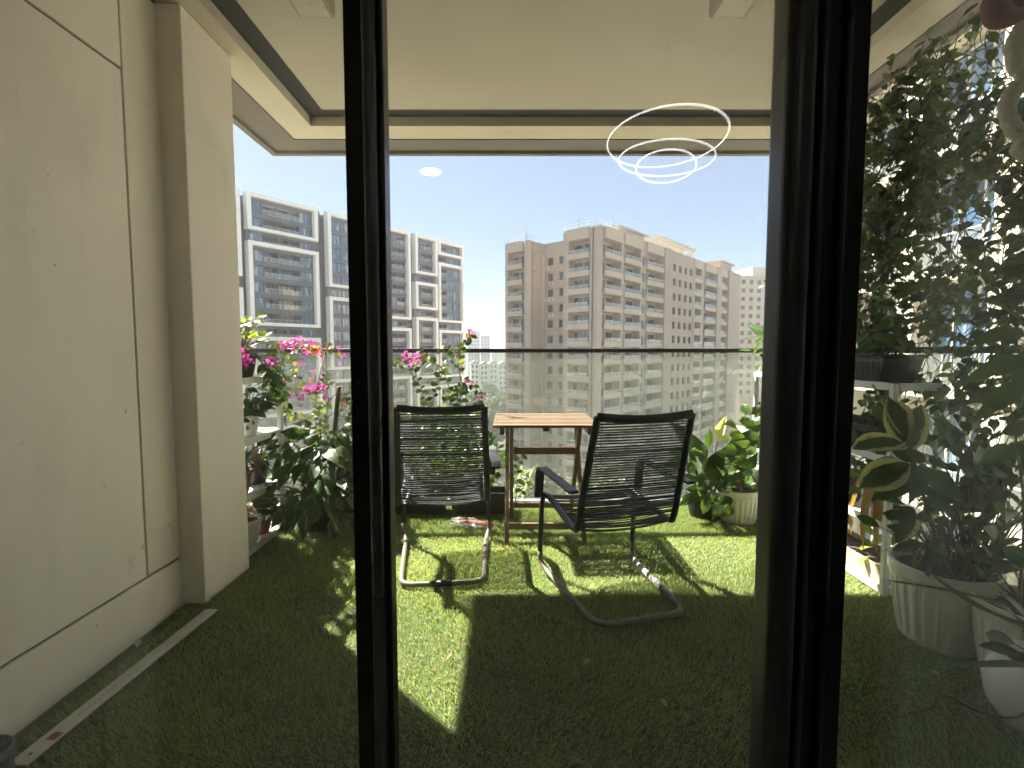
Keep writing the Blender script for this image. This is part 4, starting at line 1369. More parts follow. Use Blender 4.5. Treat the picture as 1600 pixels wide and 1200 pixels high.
lumps('cloth_ring', [(1604, 128), (1582, 145), (1574, 172), (1584, 200), (1606, 216), (1630, 200), (1636, 170), (1624, 142), (1604, 128)], [0.014, 0.024, 0.022, 0.024, 0.022, 0.022, 0.022, 0.022, 0.014])
lumps('cloth_tail', [(1604, 214), (1596, 232), (1602, 256)], [0.014, 0.028, 0.006])
b = MB()
b.lathe([(0.04 * math.sin(math.pi * k / 10), -0.04 * math.cos(math.pi * k / 10)) for k in range(11)], 24, o=Q(1604, 172))
b.build('foil_ball', M['foil'], t)

# ------------------------------------------------------------------ small things on the turf
# flat aluminium strip left by the wall
a, c = Vector((-1.345, 2.10, 0.026)), Vector((-1.385, 1.28, 0.026))
t = thing('metal_strip', 'long flat scuffed aluminium strip lying on the turf along the cream wall', 'metal strip')
MB().bar(a, c, 0.058, 0.004).build('bar', M['strip'], t)
M['redprint'] = plain('worn_red_print', (0.24, 0.06, 0.06), 0.7, var=0.4, scale=40)
MB().bar(a.lerp(c, 0.86) + Vector((0.006, 0, 0.0026)), a.lerp(c, 0.895) + Vector((0.006, 0, 0.0026)), 0.03, 0.0006).build('red_mark', M['redprint'], t)
mb = MB()
for i in range(14):
    k = 0.60 + i * 0.013 + random.uniform(0, 0.004)
    w_ = random.uniform(0.006, 0.013)
    mb.bar(a.lerp(c, k) + Vector((-w_, 0, 0.0026)), a.lerp(c, k + 0.004) + Vector((w_ * random.uniform(0.2, 1), 0, 0.0026)), random.uniform(0.002, 0.004), 0.0006)
M['fadedprint'] = plain('faded_print', (0.36, 0.35, 0.33), 0.6, var=0.4, scale=60)
mb.build('worn_lettering', M['fadedprint'], t)
MB().bar(a.lerp(c, 0.04) + Vector((0.004, 0, 0.003)), a.lerp(c, 0.55) + Vector((0.004, 0, 0.003)), 0.012, 0.003).build('ridge', M['strip'], t)
MB().tube([a.lerp(c, 0.955) + Vector((0, 0, -0.0005)), a.lerp(c, 0.955) + Vector((0, 0, 0.0029))], 0.005, 10).build('rivet_hole', M['joint'], t)
# basket-bottomed dark bin at the foot of the wall
t = thing('dark_bin', 'dark grey round bin with a ribbed lid at the foot of the cream wall', 'bin', (-1.435, 1.235, -0.03))
M['bin'] = plain('dark_grey_plastic', (0.035, 0.037, 0.04), 0.5)
M['lid'] = plain('grey_lid_plastic', (0.13, 0.13, 0.125), 0.5)
MB().lathe([(0.05, 0.001), (0.06, 0.01), (0.066, 0.10), (0.07, 0.108), (0.07, 0.122), (0.0, 0.124)], 36).build('body', M['bin'], t)
mb = MB()
mb.lathe([(0.066, 0.1235), (0.066, 0.130), (0.060, 0.130), (0.060, 0.1235)], 36)
for i in range(18):
    an = i * 2 * math.pi / 18
    mb.bar((0.012 * math.cos(an), 0.012 * math.sin(an), 0.1275), (0.058 * math.cos(an), 0.058 * math.sin(an), 0.1275), 0.0035, 0.004)
mb.lathe([(0.0, 0.131), (0.012, 0.131), (0.012, 0.1245)], 16)
mb.build('lid', M['lid'], t)
# plastic bag with a red-handled tool
M['bag'] = glassmat('clear_bag', (0.95, 0.95, 0.95), 0.10, dust=0.16, dustcol=(0.85, 0.85, 0.85), dscale=18, rough=0.15)
M['redplastic'] = plain('red_handle', (0.62, 0.07, 0.02), 0.35, var=0.1)
t = thing('bagged_tool', 'red-handled tool in a clear crumpled plastic bag on the turf under the chair', 'tool', (-0.27, 3.16, 0.03), R(-14))
B_ = MB()
n, k = 14, 12
vs, fs = [], []
rnd = random.Random(4)
for i in range(n):
    u = i / (n - 1)
    r = 0.045 * math.sin(math.pi * min(0.97, 0.12 + u * 0.86)) ** 0.6
    for j in range(k):
        an = 2 * math.pi * j / k
        q = r * (1 + rnd.uniform(-0.22, 0.22))
        vs.append((-0.15 + 0.27 * u, q * math.cos(an) * 1.05, max(-0.012, q * math.sin(an) * 0.7 + 0.012)))
for i in range(n - 1):
    for j in range(k):
        a_, c_ = i * k + j, i * k + (j + 1) % k
        fs.append((a_, c_, c_ + k, a_ + k))
B_.add(vs, fs, 0, False).build('bag', M['bag'], t)
MB().tube(smooth_path([(-0.11, 0.0, 0.01), (-0.02, 0.004, 0.016), (0.06, -0.002, 0.014), (0.15, 0, 0.01)], 6), [0.010 + 0.007 * (i / 18) for i in range(19)], 10).build('handle', M['redplastic'], t)
MB().tube([(-0.14, 0.01, 0.012), (-0.05, -0.012, 0.012)], [0.004, 0.014], 8, flat=(1.4, 0.5)).build('blade', M['alu'], t)
# dry leaves
dl_ = leaf_mesh('dry_leaf', M['dryleaf'], 0.045, 0.02, LANCE, fold=0.5, droop=0.4)
M['paleleaf'] = leafmat('pale_dry_leaf', (0.50, 0.45, 0.36), (0.55, 0.5, 0.4), 0.2, 0.7)
dl2 = leaf_mesh('dry_leaf', M['paleleaf'], 0.04, 0.022, OVAL, fold=0.5, droop=-0.3)
for i, (px, py, me, lab) in enumerate(((910, 1037, dl2, 'pale curled dry leaf on the turf in front of the right chair'), (1043, 1105, dl2, 'pale curled dry leaf on the shaded turf, nearest the wide stile'), (963, 997, dl_, 'tiny dry leaf on the turf just behind the right chair loop'),
                                      (890, 1190, dl_, 'narrow brown leaf on the turf at the bottom edge'), (215, 1012, dl2, 'crumpled pale dry leaf between the strip and the wall'), (706, 1020, dl_, 'small orange dry leaf on the sunlit turf'), (1180, 860, dl_, 'small reddish dry leaf on the sunny turf beside the wide stile'),
                                      (1470, 1058, dl2, 'pale dry leaf on the turf by the white ribbed pots'), (1420, 1082, dl2, 'small pale dry leaf nearest the dry runner on the turf'))):
    r_ = at(px, py, 1.0) - Vector((0, 0, EYE))
    p = Vector((0, 0, EYE)) + r_ * ((0.03 - EYE) / r_.z)
    o = put_leaf(None, me, p, (math.cos(i * 2.1), math.sin(i * 2.1), 0.15), (0, 0, 1), random.uniform(0.7, 1.1), 'dry_leaf')
    tag(o, lab, 'dry leaf', 'dry leaves lying on the turf')

# ------------------------------------------------------------------ city beyond the railing
GZ = -26.0
M['ground'] = plain('dusty_ground', (0.30, 0.27, 0.21), 0.95, var=0.25, scale=0.02, stain=((0.07, 0.10, 0.04), 0.03, 0.45, 0.9))
M['road'] = plain('asphalt_road', (0.06, 0.06, 0.06), 0.9, var=0.15, scale=0.3)
M['beige'] = plain('beige_render', (0.38, 0.305, 0.245), 0.85, var=0.06, scale=0.3, bump=0.2, bscale=3, stain=((0.29, 0.23, 0.18), 0.22, 0.5, 0.5))
M['beige2'] = plain('light_beige_render', (0.46, 0.375, 0.305), 0.85, var=0.06, scale=0.4, stain=((0.42, 0.345, 0.285), 0.5, 0.55, 0.5))
M['whiteframe'] = plain('white_render', (0.82, 0.80, 0.77), 0.8, var=0.05, scale=0.4, stain=((0.5, 0.49, 0.46), 0.4, 0.58, 0.5))
M['greywall'] = plain('blue_grey_cladding', (0.10, 0.105, 0.125), 0.7, var=0.1, scale=0.3)
M['greyrib'] = plain('grey_concrete', (0.115, 0.112, 0.11), 0.85, var=0.2, scale=0.6, stain=((0.17, 0.165, 0.155), 0.5, 0.5, 0.6))
M['brownpanel'] = plain('brown_screen', (0.13, 0.10, 0.08), 0.8, var=0.1)
M['aircon'] = plain('aircon_white', (0.55, 0.55, 0.53), 0.5)
M['cream_b'] = plain('sunlit_cream_render', (0.60, 0.535, 0.43), 0.85, var=0.05, scale=0.6)
M['whiteapt'] = plain('white_apartment_render', (0.62, 0.62, 0.60), 0.85, var=0.05, scale=0.2)
M['rooftile'] = plain('grey_roof', (0.30, 0.29, 0.28), 0.8, var=0.1, scale=0.3)
M['fartower'] = plain('far_tower_render', (0.40, 0.41, 0.43), 0.85, var=0.05, scale=0.05)
def winglass(name, lo, hi, rough=0.06):
    """dark window glass: rooms and curtains behind differ from window to window"""
    m, t, b_, o = new_mat(name)
    oi = node(t, 'ShaderNodeObjectInfo')
    tc = node(t, 'ShaderNodeTexCoord')
    ad = node(t, 'ShaderNodeVectorMath', operation='ADD')
    t.links.new(tc.outputs['Object'], ad.inputs[0])
    mu = node(t, 'ShaderNodeMath', operation='MULTIPLY')
    mu.inputs[1].default_value = 57.0
    t.links.new(oi.outputs['Random'], mu.inputs[0])
    t.links.new(mu.outputs[0], ad.inputs[1])
    mp = node(t, 'ShaderNodeMapping')
    mp.inputs['Scale'].default_value = (1.6, 1.6, 0.25)
    t.links.new(ad.outputs[0], mp.inputs[0])
    f = maprange(t, noise(t, 0.9, 2, mp.outputs[0]), 0.5, 0.62)
    t.links.new(mixcol(t, f, rgba(lo), rgba(hi)), b_.inputs['Base Color'])
    b_.inputs['Roughness'].default_value = rough
    b_.inputs['Specular IOR Level'].default_value = 0.9
    return m
M['win'] = winglass('window_glass', (0.012, 0.014, 0.016), (0.10, 0.10, 0.095))
M['winblue'] = winglass('bluish_window_glass', (0.06, 0.11, 0.18), (0.30, 0.38, 0.46))
M['winframe'] = plain('window_frame_paint', (0.10, 0.10, 0.11), 0.5)
M['winlight'] = plain('pale_window_frame', (0.55, 0.54, 0.50), 0.5)
M['balglass'] = glassmat('balcony_glass', (0.80, 0.85, 0.86), 0.10, dust=0.22, dustcol=(0.62, 0.61, 0.58), dscale=0.6)

struct(MB().box(-2200, 2200, -280, 2500, GZ - 0.6, GZ).build('ground', M['ground']))
struct(MB().bar((-60, 150, GZ + 0.03), (60, 215, GZ + 0.03), 9, 0.05).build('road', M['road']))
struct(MB().bar((-12, 40, GZ + 0.09), (8, 320, GZ + 0.09), 7, 0.05).build('road', M['road']))

MESH = {}
def window_mesh(wd, ht, panes, fm, gm, bar=0.06):
    key = ('w', round(wd, 2), round(ht, 2), panes, fm, gm)
    if key not in MESH:
        b = MB()
        b.box(-wd / 2, wd / 2, 0.05, 0.07, 0, ht, 1)
        b.box(-wd / 2, wd / 2, 0.0, 0.0499, 0, bar).box(-wd / 2, wd / 2, 0.0, 0.0499, ht - bar, ht)
        for i in range(panes + 1):
            x = -wd / 2 + (wd - bar) * i / panes
            b.box(x, x + bar, 0.001, 0.0498, bar + 0.001, ht - bar - 0.001)
        MESH[key] = b.mesh('window', [M[fm], M[gm]])
    return MESH[key]

def rail_mesh(wd, ht, fm):
    key = ('r', round(wd, 2), round(ht, 2), fm)
    if key not in MESH:
        b = MB()
        b.box(-wd / 2, wd / 2, 0.02, 0.035, 0.02, ht - 0.05, 1)
        b.box(-wd / 2, wd / 2, 0.0, 0.05, ht - 0.05, ht)
        n = max(2, int(wd / 1.1))
        for i in range(n + 1):
            x = -wd / 2 + (wd - 0.04) * i / n
            b.box(x, x + 0.04, -0.005, 0.0195, 0, ht - 0.051)
        MESH[key] = b.mesh('railing', [M[fm], M['balglass']])
    return MESH[key]

class Facade:
    """s runs along the wall, n into the building, z up; kind 'x': along local x facing -y; 'y': along local y facing -x"""
    def __init__(self, bld, kind, off):
        self.b, self.kind, self.off = bld, kind, off
        if kind == 'x':
            self.T = Matrix.Translation((0, off, 0))
            self.rz = 0.0
        else:
            self.T = Matrix(((0, 1, 0, off), (1, 0, 0, 0), (0, 0, 1, 0), (0, 0, 0, 1)))
            self.rz = -math.pi / 2
    def box(self, mb, s0, s1, n0, n1, z0, z1, mi=0):
        mb.box(s0, s1, n0, n1, z0, z1, mi, T=self.T)
    def place(self, name, me, s, n, z):
        p = self.T @ Vector((s, n, z))
        return put(name, me, self.b, p, (0, 0, self.rz))

# ---- beige apartment block, long wing receding to the right
bb = thing('apartment_block', 'long beige apartment block with rows of glazed balconies, receding behind the folding table', 'building', (14.6, 82, 0), R(48))
ZT, SH, NS = 22.3, 3.02, 15
wall = MB()
par = MB()
F_main = Facade(bb, 'x', 0.0)
floors = [ZT - 4.75 - SH * k for k in range(NS)]
LAUNDRY = []
for i, cols in enumerate((((0.5, 0.5, 0.5), (0.35, 0.08, 0.08)), ((0.10, 0.16, 0.35), (0.5, 0.48, 0.4)), ((0.45, 0.30, 0.10), (0.2, 0.25, 0.22)))):
    mb_ = MB()
    mb_.box(-1.3, 1.3, -0.01, 0.01, 1.38, 1.40)
    x_ = -1.25
    while x_ < 1.1:
        w_ = random.uniform(0.25, 0.5)
        mb_.box(x_, x_ + w_, -0.015, 0.015, 1.38 - random.uniform(0.5, 0.95), 1.379, random.choice((0, 1)))
        x_ += w_ + random.uniform(0.03, 0.3)
    LAUNDRY.append(mb_.mesh('laundry', [plain('laundry_cloth', cols[0], 0.9, rand=0.3), plain('laundry_cloth', cols[1], 0.9, rand=0.3)]))
def balcony_bay(F, s0, s1, rec=1.5, out=0.35, nwin=2, top=ZT, wh=2.45):
    F.box(par, s0, s1, -out, rec, top - 1.90, top - 0.012)               # deep head band
    for f in floors:
        F.box(par, s0, s1, -out, -out + 0.14, f - 0.40, f + 0.50)       # solid parapet
        F.box(par, s0 + 0.01, s1 - 0.01, -out + 0.141, rec, f - 0.42, f - 0.22)
        F.box(par, s0, s0 + 0.12, -out + 0.141, -0.002, f - 0.219, f + 0.50)
        F.box(par, s1 - 0.12, s1, -out + 0.141, -0.002, f - 0.219, f + 0.50)
        F.place('balcony_rail', rail_mesh(s1 - s0 - 0.1, 0.62, 'winlight'), (s0 + s1) / 2, -out + 0.03, f + 0.50)
        if random.random() < 0.3:
            F.place('laundry', random.choice(LAUNDRY), s0 + (s1 - s0) * random.uniform(0.35, 0.65), random.uniform(0.2, 0.7), f - 0.1)
        wd = (s1 - s0) * (0.74 / nwin)
        for i in range(nwin):
            F.place('window', window_mesh(wd, wh, 2, 'winframe', 'win'), s0 + (s1 - s0) * (i + 0.5) / nwin, rec - 0.08, f - 0.2)
def pier(F, s0, s1, n0=0.0, n1=1.6, top=ZT, mb=None):
    F.box(mb or wall, s0, s1, n0, n1, GZ, top)
def window_bay(F, s0, s1, ncol, wd, ht, sill, n0=0.0, top=ZT, pn=1):
    """flush wall with window openings cut in real depth"""
    cw = (s1 - s0) / ncol
    for i in range(ncol):
        c = s0 + cw * (i + 0.5)
        F.box(wall, s0 + cw * i, c - wd / 2, n0, n0 + 0.4, GZ, top - 0.01)
        F.box(wall, c + wd / 2, s0 + cw * (i + 1), n0, n0 + 0.4, GZ, top - 0.01)
        prev = top - 0.01
        for f in floors:
            F.box(wall, c - wd / 2, c + wd / 2, n0, n0 + 0.4, f + sill + ht, prev)
            F.place('window', window_mesh(wd, ht, pn, 'winframe', 'win'), c, n0 + 0.25, f + sill)
            F.box(par, c - wd / 2 - 0.1, c + wd / 2 + 0.1, n0 - 0.1, n0 - 0.002, f + sill - 0.12, f + sill - 0.02)
            prev = f + sill
        F.box(wall, c - wd / 2, c + wd / 2, n0, n0 + 0.4, GZ, prev)
# main facade bays
def rcol(F, s0, s1):
    F.box(wall, s0, s1, 0.0, 1.6, GZ, ZT)
c_ = rounded(-0.02, 1.5, -0.02, 1.5, 0.7, 6)
wall.prism(c_, GZ, ZT + 0.05)
balcony_bay(F_main, 1.5, 7.2)
pier(F_main, 7.2, 8.1, -0.1)
balcony_bay(F_main, 8.1, 14.6)
pier(F_main, 14.6, 16.8, 0.0)
balcony_bay(F_main, 16.8, 24.0)
pier(F_main, 24.0, 27.7, -0.6)
window_bay(F_main, 27.7, 39.4, 4, 1.5, 1.55, 0.6, -0.3)
pier(F_main, 39.4, 40.2, -0.4)
balcony_bay(F_main, 40.2, 45.0)
pier(F_main, 45.0, 46.8)
balcony_bay(F_main, 46.8, 54.0)
pier(F_main, 54.0, 57.3, -0.6)
balcony_bay(F_main, 57.3, 62.0, nwin=1)
pier(F_main, 62.0, 71.0, -0.8)
# narrow stair windows in the pier
for f in floors:
    F_main.place('window', window_mesh(0.9, 1.6, 1, 'winframe', 'brownpanel'), 15.7, -0.06, f + 0.1)
# front face of the near wing
F_fr = Facade(bb, 'y', 0.0)
balcony_bay(F_fr, 1.9, 6.3, nwin=2, out=0.5)
pier(F_fr, 1.5, 1.9)
pier(F_fr, 6.3, 7.4)
# court: near wing's side is hidden; set-back wall and second wing
F_ct = Facade(bb, 'y', 5.4)
window_bay(F_ct, 7.4, 15.9, 3, 1.4, 1.5, 0.4)
for f in floors:
    F_ct.box(par, 9.5, 14.5, -0.35, -0.005, f - 0.65, f - 0.45)
F_l = Facade(bb, 'x', 15.9)
F_lf = Facade(bb, 'y', 0.5)
wall.prism(rounded(0.48, 1.98, 15.88, 17.38, 0.7, 6), GZ, ZT + 0.05)
balcony_bay(F_lf, 17.4, 21.2, nwin=2, out=0.45)
pier(F_lf, 21.2, 21.9)
F_l.box(wall, 1.99, 5.4, 0.06, 1.6, GZ, ZT)
for f in floors:
    F_l.box(par, 2.1, 5.2, -0.45, 0.055, f + 2.1, f + 2.3)                # ledges on the second wing's side
    F_l.box(par, 4.6, 5.2, -0.3, 0.054, f - 0.72, f + 2.09)
# cores
wall.box(1.5, 71.0, 1.5, 7.39, GZ, ZT - 0.3)
wall.box(5.75, 60, 7.4, 15.8, GZ, ZT - 0.25)
wall.box(2.0, 14, 17.3, 21.88, GZ, ZT - 0.28)
wall.box(5.41, 14, 15.95, 17.29, GZ, ZT - 0.2)
wall.build('wall', M['beige'], bb)
par.build('parapet_bands', M['beige2'], bb)
# air conditioners in the court
acm = MB().box(-0.45, 0.45, -0.35, 0.0, 0, 0.6).tube([(0.12, -0.36, 0.3), (0.12, -0.352, 0.3)], 0.2, 14, 1).mesh('air_conditioner', [M['aircon'], M['winframe']])
for k in (0, 1, 1, 2, 2, 3, 5):
    F_ct.place('air_conditioner', acm, 15.1 - random.choice((0.0, 1.05)), -0.005, floors[k] - 0.44 + random.uniform(0, 0.02))
# roof furniture
ro = MB()
ro.box(-0.1, 14, 0.2, 7.2, ZT - 0.29, ZT + 0.02)
for a, c in (((0.1, 0.2), (14, 0.2)), ((0.1, 0.2), (0.1, 7.2)), ((0.6, 16), (0.6, 21.8)), ((0.6, 16), (5.2, 16))):
    for h in (0.55, 1.0):
        ro.bar((*a, ZT + h), (*c, ZT + h), 0.05, 0.05)
    n_ = int((Vector(c) - Vector(a)).length / 2)
    for i in range(n_ + 1):
        q = Vector(a).lerp(Vector(c), i / n_)
        ro.bar((q.x, q.y, ZT - 0.2), (q.x, q.y, ZT + 1.0), 0.05, 0.05)
ro.build('roof_railing', M['winlight'], bb)
st = MB()
st.box(9.0, 19.0, 1.7, 7.0, ZT - 0.2, ZT + 1.5).box(8.4, 19.6, 1.0, 7.6, ZT + 1.5, ZT + 1.8)
st.build('stair_house', M['beige2'], bb)
st = MB()
st.box(60.0, 69.0, 1.0, 7.0, ZT - 0.2, ZT + 2.2).box(59.4, 69.6, 0.2, 7.4, ZT + 2.2, ZT + 2.5)
st.build('stair_house', M['beige2'], bb)
pg_m = MB().box(-0.15, 0.15, -0.8, 6.5, 0, 0.35).mesh('pergola_beam', M['cream_b'])
for i in range(13):
    put('pergola_beam', pg_m, bb, (23.5 + i * 1.5, 0.8, ZT + 2.0 + 0.02 * math.sin(i)))
for y in (1.2, 5.5):
    MB().box(23.0, 42.5, y - 0.2, y + 0.2, ZT + 1.6, ZT + 1.99).build('pergola_girder', M['cream_b'], bb)
    for x in (23.6, 29.8, 36, 42):
        MB().box(x - 0.2, x + 0.2, y - 0.19, y + 0.19, ZT - 0.3, ZT + 1.6).build('pergola_post', M['cream_b'], bb)
for x, y, h in ((1.2, 5.0, 3.0), (4.0, 19.5, 4.0), (7.6, 2.0, 3.2), (44, 3, 4.5), (45.5, 3, 3.5), (12, 4.4, 3.4), (17, 4.5, 3.2)):
    MB().tube([(x, y, ZT - 0.2), (x, y, ZT + h)], 0.07, 5).tube([(x - 0.7, y, ZT + h - 0.3), (x + 0.7, y, ZT + h - 0.3)], 0.04, 4).build('antenna', M['winframe'], bb)
MB().lathe([(0.1, 0), (0.3, 0.5), (1.0, 1.0), (1.1, 1.05), (0.05, 0.7)], 16, o=(7.4, 10.5, ZT - 0.2)).build('satellite_dish', M['winlight'], bb)

# ---- grey block with white picture-frame bands on the left
gb = thing('apartment_block', 'dark grey apartment block with stacked white picture-frame bands, left of the open sky', 'building', (-46.5, 95, 0), R(52.5))
T0, SG, NG = 29.9, 2.95, 19
F_g = Facade(gb, 'x', 0.0)
gw, gband = MB(), MB()
gw.box(-28, 53.0, 1.6, 16, GZ, T0 + 0.4)
F_g.box(gw, -28, -16.0, 0.6, 1.599, GZ, T0 + 0.2)
def grey_block(s0, s1, units, frames, inner=0.75):
    a, c = s0 + inner, s1 - inner
    edges = [0.0]
    for u in units:
        edges.append(edges[-1] + u[0])
    for k in range(NG):
        ztop = T0 - SG * k
        zf = ztop - SG
        F_g.box(gband, a, c, -0.05, 0.35, zf + 2.35, ztop + 0.28)            # spandrel band
        for i, (wd, typ) in enumerate(units):
            x0 = a + (c - a) * edges[i] / edges[-1]
            x1 = a + (c - a) * edges[i + 1] / edges[-1]
            ty = typ
            if typ == 'v':
                ty = random.choice('wbb')
            if ty == 'w':
                F_g.box(gband, x1 - 0.22, x1, 0.0, 0.5, zf + 0.281, zf + 2.349)
                F_g.place('window', window_mesh(x1 - x0 - 0.26, 2.02, 3 if x1 - x0 > 1.6 else 2, 'winframe', 'winblue'), (x0 + x1 - 0.24) / 2, 0.1, zf + 0.3)
            else:
                F_g.place('window', window_mesh((x1 - x0) * 0.86, 2.0, 4 if x1 - x0 > 3.5 else 2, 'winframe', 'win'), (x0 + x1) / 2, 1.5, zf + 0.3)
                F_g.box(gband, x0, x1, 0.351, 1.59, zf + 0.05, zf + 0.27)
                F_g.place('balcony_rail', rail_mesh(x1 - x0 - 0.04, 0.95, 'winlight'), (x0 + x1) / 2, 0.0, zf + 0.285)
                F_g.box(gband, x1 - 0.1, x1, 0.2, 1.58, zf + 0.281, zf + 2.349)
    # white frames, proud of the wall
    for k0, k1 in frames:
        zt, zb = T0 - SG * k0 + 0.75, T0 - SG * k1 - 0.1
        mb = MB()
        F_g.box(mb, s0, s0 + inner, -1.0, 0.6, zb, zt)
        F_g.box(mb, s1 - inner, s1, -1.0, 0.6, zb, zt)
        F_g.box(mb, s0 + inner + 0.001, s1 - inner - 0.001, -1.0, 0.4, zt - 0.75, zt)
        F_g.box(mb, s0 + inner + 0.001, s1 - inner - 0.001, -1.0, 0.4, zb, zb + 0.6)
        mb.build('white_frame', M['whiteframe'], gb)
    # side returns where no frame stands
    F_g.box(gw, s0 + 0.1, s0 + inner - 0.05, 0.0, 1.599, GZ, T0 + 0.25)
    F_g.box(gw, s1 - inner + 0.05, s1 - 0.1, 0.0, 1.599, GZ, T0 + 0.25)
def seq(first, *rest):
    out, k = [], 0
    for n_ in (first,) + rest:
        out.append((k, k + n_))
        k += n_ + 1
    return out
grey_block(-16, -5.9, ((2, 'w'), (3, 'b'), (2.3, 'v')), seq(5, 4, 6))
grey_block(-4.7, 9.35, ((2.3, 'w'), (2.6, 'b'), (4.1, 'b'), (2.4, 'w')), seq(2, 5, 5, 3))
grey_block(11.6, 21.6, ((1.7, 'w'), (1.7, 'w'), (1.5, 'w')), seq(5, 5, 4))
grey_block(23.6, 34.0, ((2.0, 'w'), (2.6, 'v'), (2.0, 'b')), seq(7, 3, 4))
grey_block(35.6, 43.1, ((1.2, 'w'), (2.4, 'b')), seq(3, 2, 5, 3))
grey_block(43.6, 53.2, ((1.6, 'b'), (1.3, 'w'), (1.3, 'w')), seq(1, 5, 4, 3))
gw.build('wall', M['greyrib'], gb)
gband.build('spandrels', M['greywall'], gb)
rf = MB()
for s_, h_ in ((-2, 1.2), (4, 1.5), (10.4, 2.0), (13, 1.4), (24, 1.6), (27, 1.0), (30, 1.6), (36, 1.8), (38, 1.2), (40, 1.9), (44.5, 1.4), (49, 1.2)):
    rf.tube([(s_, 2.5, T0), (s_, 2.5, T0 + h_ + 0.6)], 0.06, 5)
rf.box(9.6, 11.4, 1.8, 5, T0, T0 + 1.1).box(34.2, 35.4, 1.8, 5, T0, T0 + 0.9)
rf.build('roof_masts', M['winframe'], gb)
MB().box(34.0, 38.5, 0.6, 3.0, T0 + 1.0, T0 + 1.12).build('roof_canopy', M['winlight'], gb)

# ---- neighbouring wing on the right, seen through the vine
nb = thing('apartment_block', 'sunlit cream facade with pale windows seen through the climbing vine', 'building', (11.7, 0, 0))
F_n = Facade(nb, 'y', 0.0)
nw = MB()
nw.box(0.5, 9, 2.0, 19.0, GZ, 30)
lev = [1.18 + 2.2 - 3.1 * k for k in range(-7, 6)]
for z in lev:
    F_n.box(nw, 2.0, 19.0, -0.35, 0.499, z - 0.35, z)                      # slab bands
for s_ in (2.0, 5.2, 8.0, 11.2, 14.0, 16.4, 18.4):
    F_n.box(nw, s_, s_ + 0.6, -0.2, 0.498, GZ, 29.9)
nw.build('wall', M['cream_b'], nb)
for z in lev:
    for a, c in ((2.6, 5.2), (5.8, 8.0), (8.6, 11.2), (11.8, 14.0), (14.6, 16.4), (17.0, 18.4)):
        F_n.place('window', window_mesh(c - a - 0.1, 2.1, 3, 'winlight', 'winblue'), (a + c) / 2, 0.3, z + 0.5)
        F_n.place('balcony_rail', rail_mesh(c - a - 0.1, 0.9, 'winlight'), (a + c) / 2, -0.25, z + 0.01)

# ---- further towers
def tower(label, px, y, wd, dp, ztop, rz, mat, cols, rows, wm='win', cap=None, side=True, ww=0.5, wh=0.5):
    """plain tower with real window recess panels; rows counted from the top"""
    x = (px - 800) / 756 * y
    t = thing('tower_block', label, 'building', (x, y, 0), R(rz))
    mb = MB()
    sh = 3.1
    fw = wd / cols
    mb.box(0, wd, 0.3, dp, GZ, ztop)
    for i in range(cols + 1):
        q = fw * (1 - ww)
        mb.box(max(0, i * fw - q / 2), min(wd, i * fw + q / 2), 0, 0.299, GZ, ztop - 0.01)
    for k in range(rows + 1):
        z = ztop - k * sh
        mb.box(0.01, wd - 0.01, 0.05, 0.298, max(GZ, z - sh * (1 - wh)), z - 0.02)
    mb.build('wall', mat, t)
    me = window_mesh(fw * ww, sh * wh, 1, 'winframe', wm, bar=0.1)
    for k in range(rows):
        for i in range(cols):
            put('window', me, t, (fw * (i + 0.5), 0.2, ztop - (k + 1) * sh + 0.02))
    if side:
        for k in range(rows):
            for y_ in (dp * 0.3, dp * 0.7):
                put('window', me, t, (0.02, y_, ztop - (k + 1) * sh + 0.02), (0, 0, -math.pi / 2))
    if cap:
        MB().box(wd * cap[0], wd * cap[1], 1, dp * 0.8, ztop - 0.1, ztop + cap[2]).build('roof_house', M[cap[3]], t)
    return t
tower('pale beige tower with a tan roof house beyond the long beige block', 1152, 178, 13, 14, 29.0, 12, M['beige2'], 4, 14, cap=(0.45, 0.95, 3.4, 'cream_b'))
tower('slim far grey tower left of a pair rising over the low white flats', 731, 430, 11, 14, 19, 10, M['fartower'], 4, 14, ww=0.4)
tower('slim far grey tower right of a pair rising over the low white flats', 751, 455, 9, 14, 16.5, 10, M['fartower'], 3, 14, ww=0.4)
for i, (px, y, wd, zt) in enumerate(((768, 700, 26, 2), (778, 900, 30, 4), (700, 800, 30, 6), (560, 700, 40, 6))):
    tower(('faint long block in the haze over the white flats', 'faint farthest block in the haze beside the beige corner', 'faint block in the haze behind the grey facade edge', 'faint broad block in the haze behind the left stile')[i], px, y, wd, 16, zt, 0, M['fartower'], 6, 6, side=False)

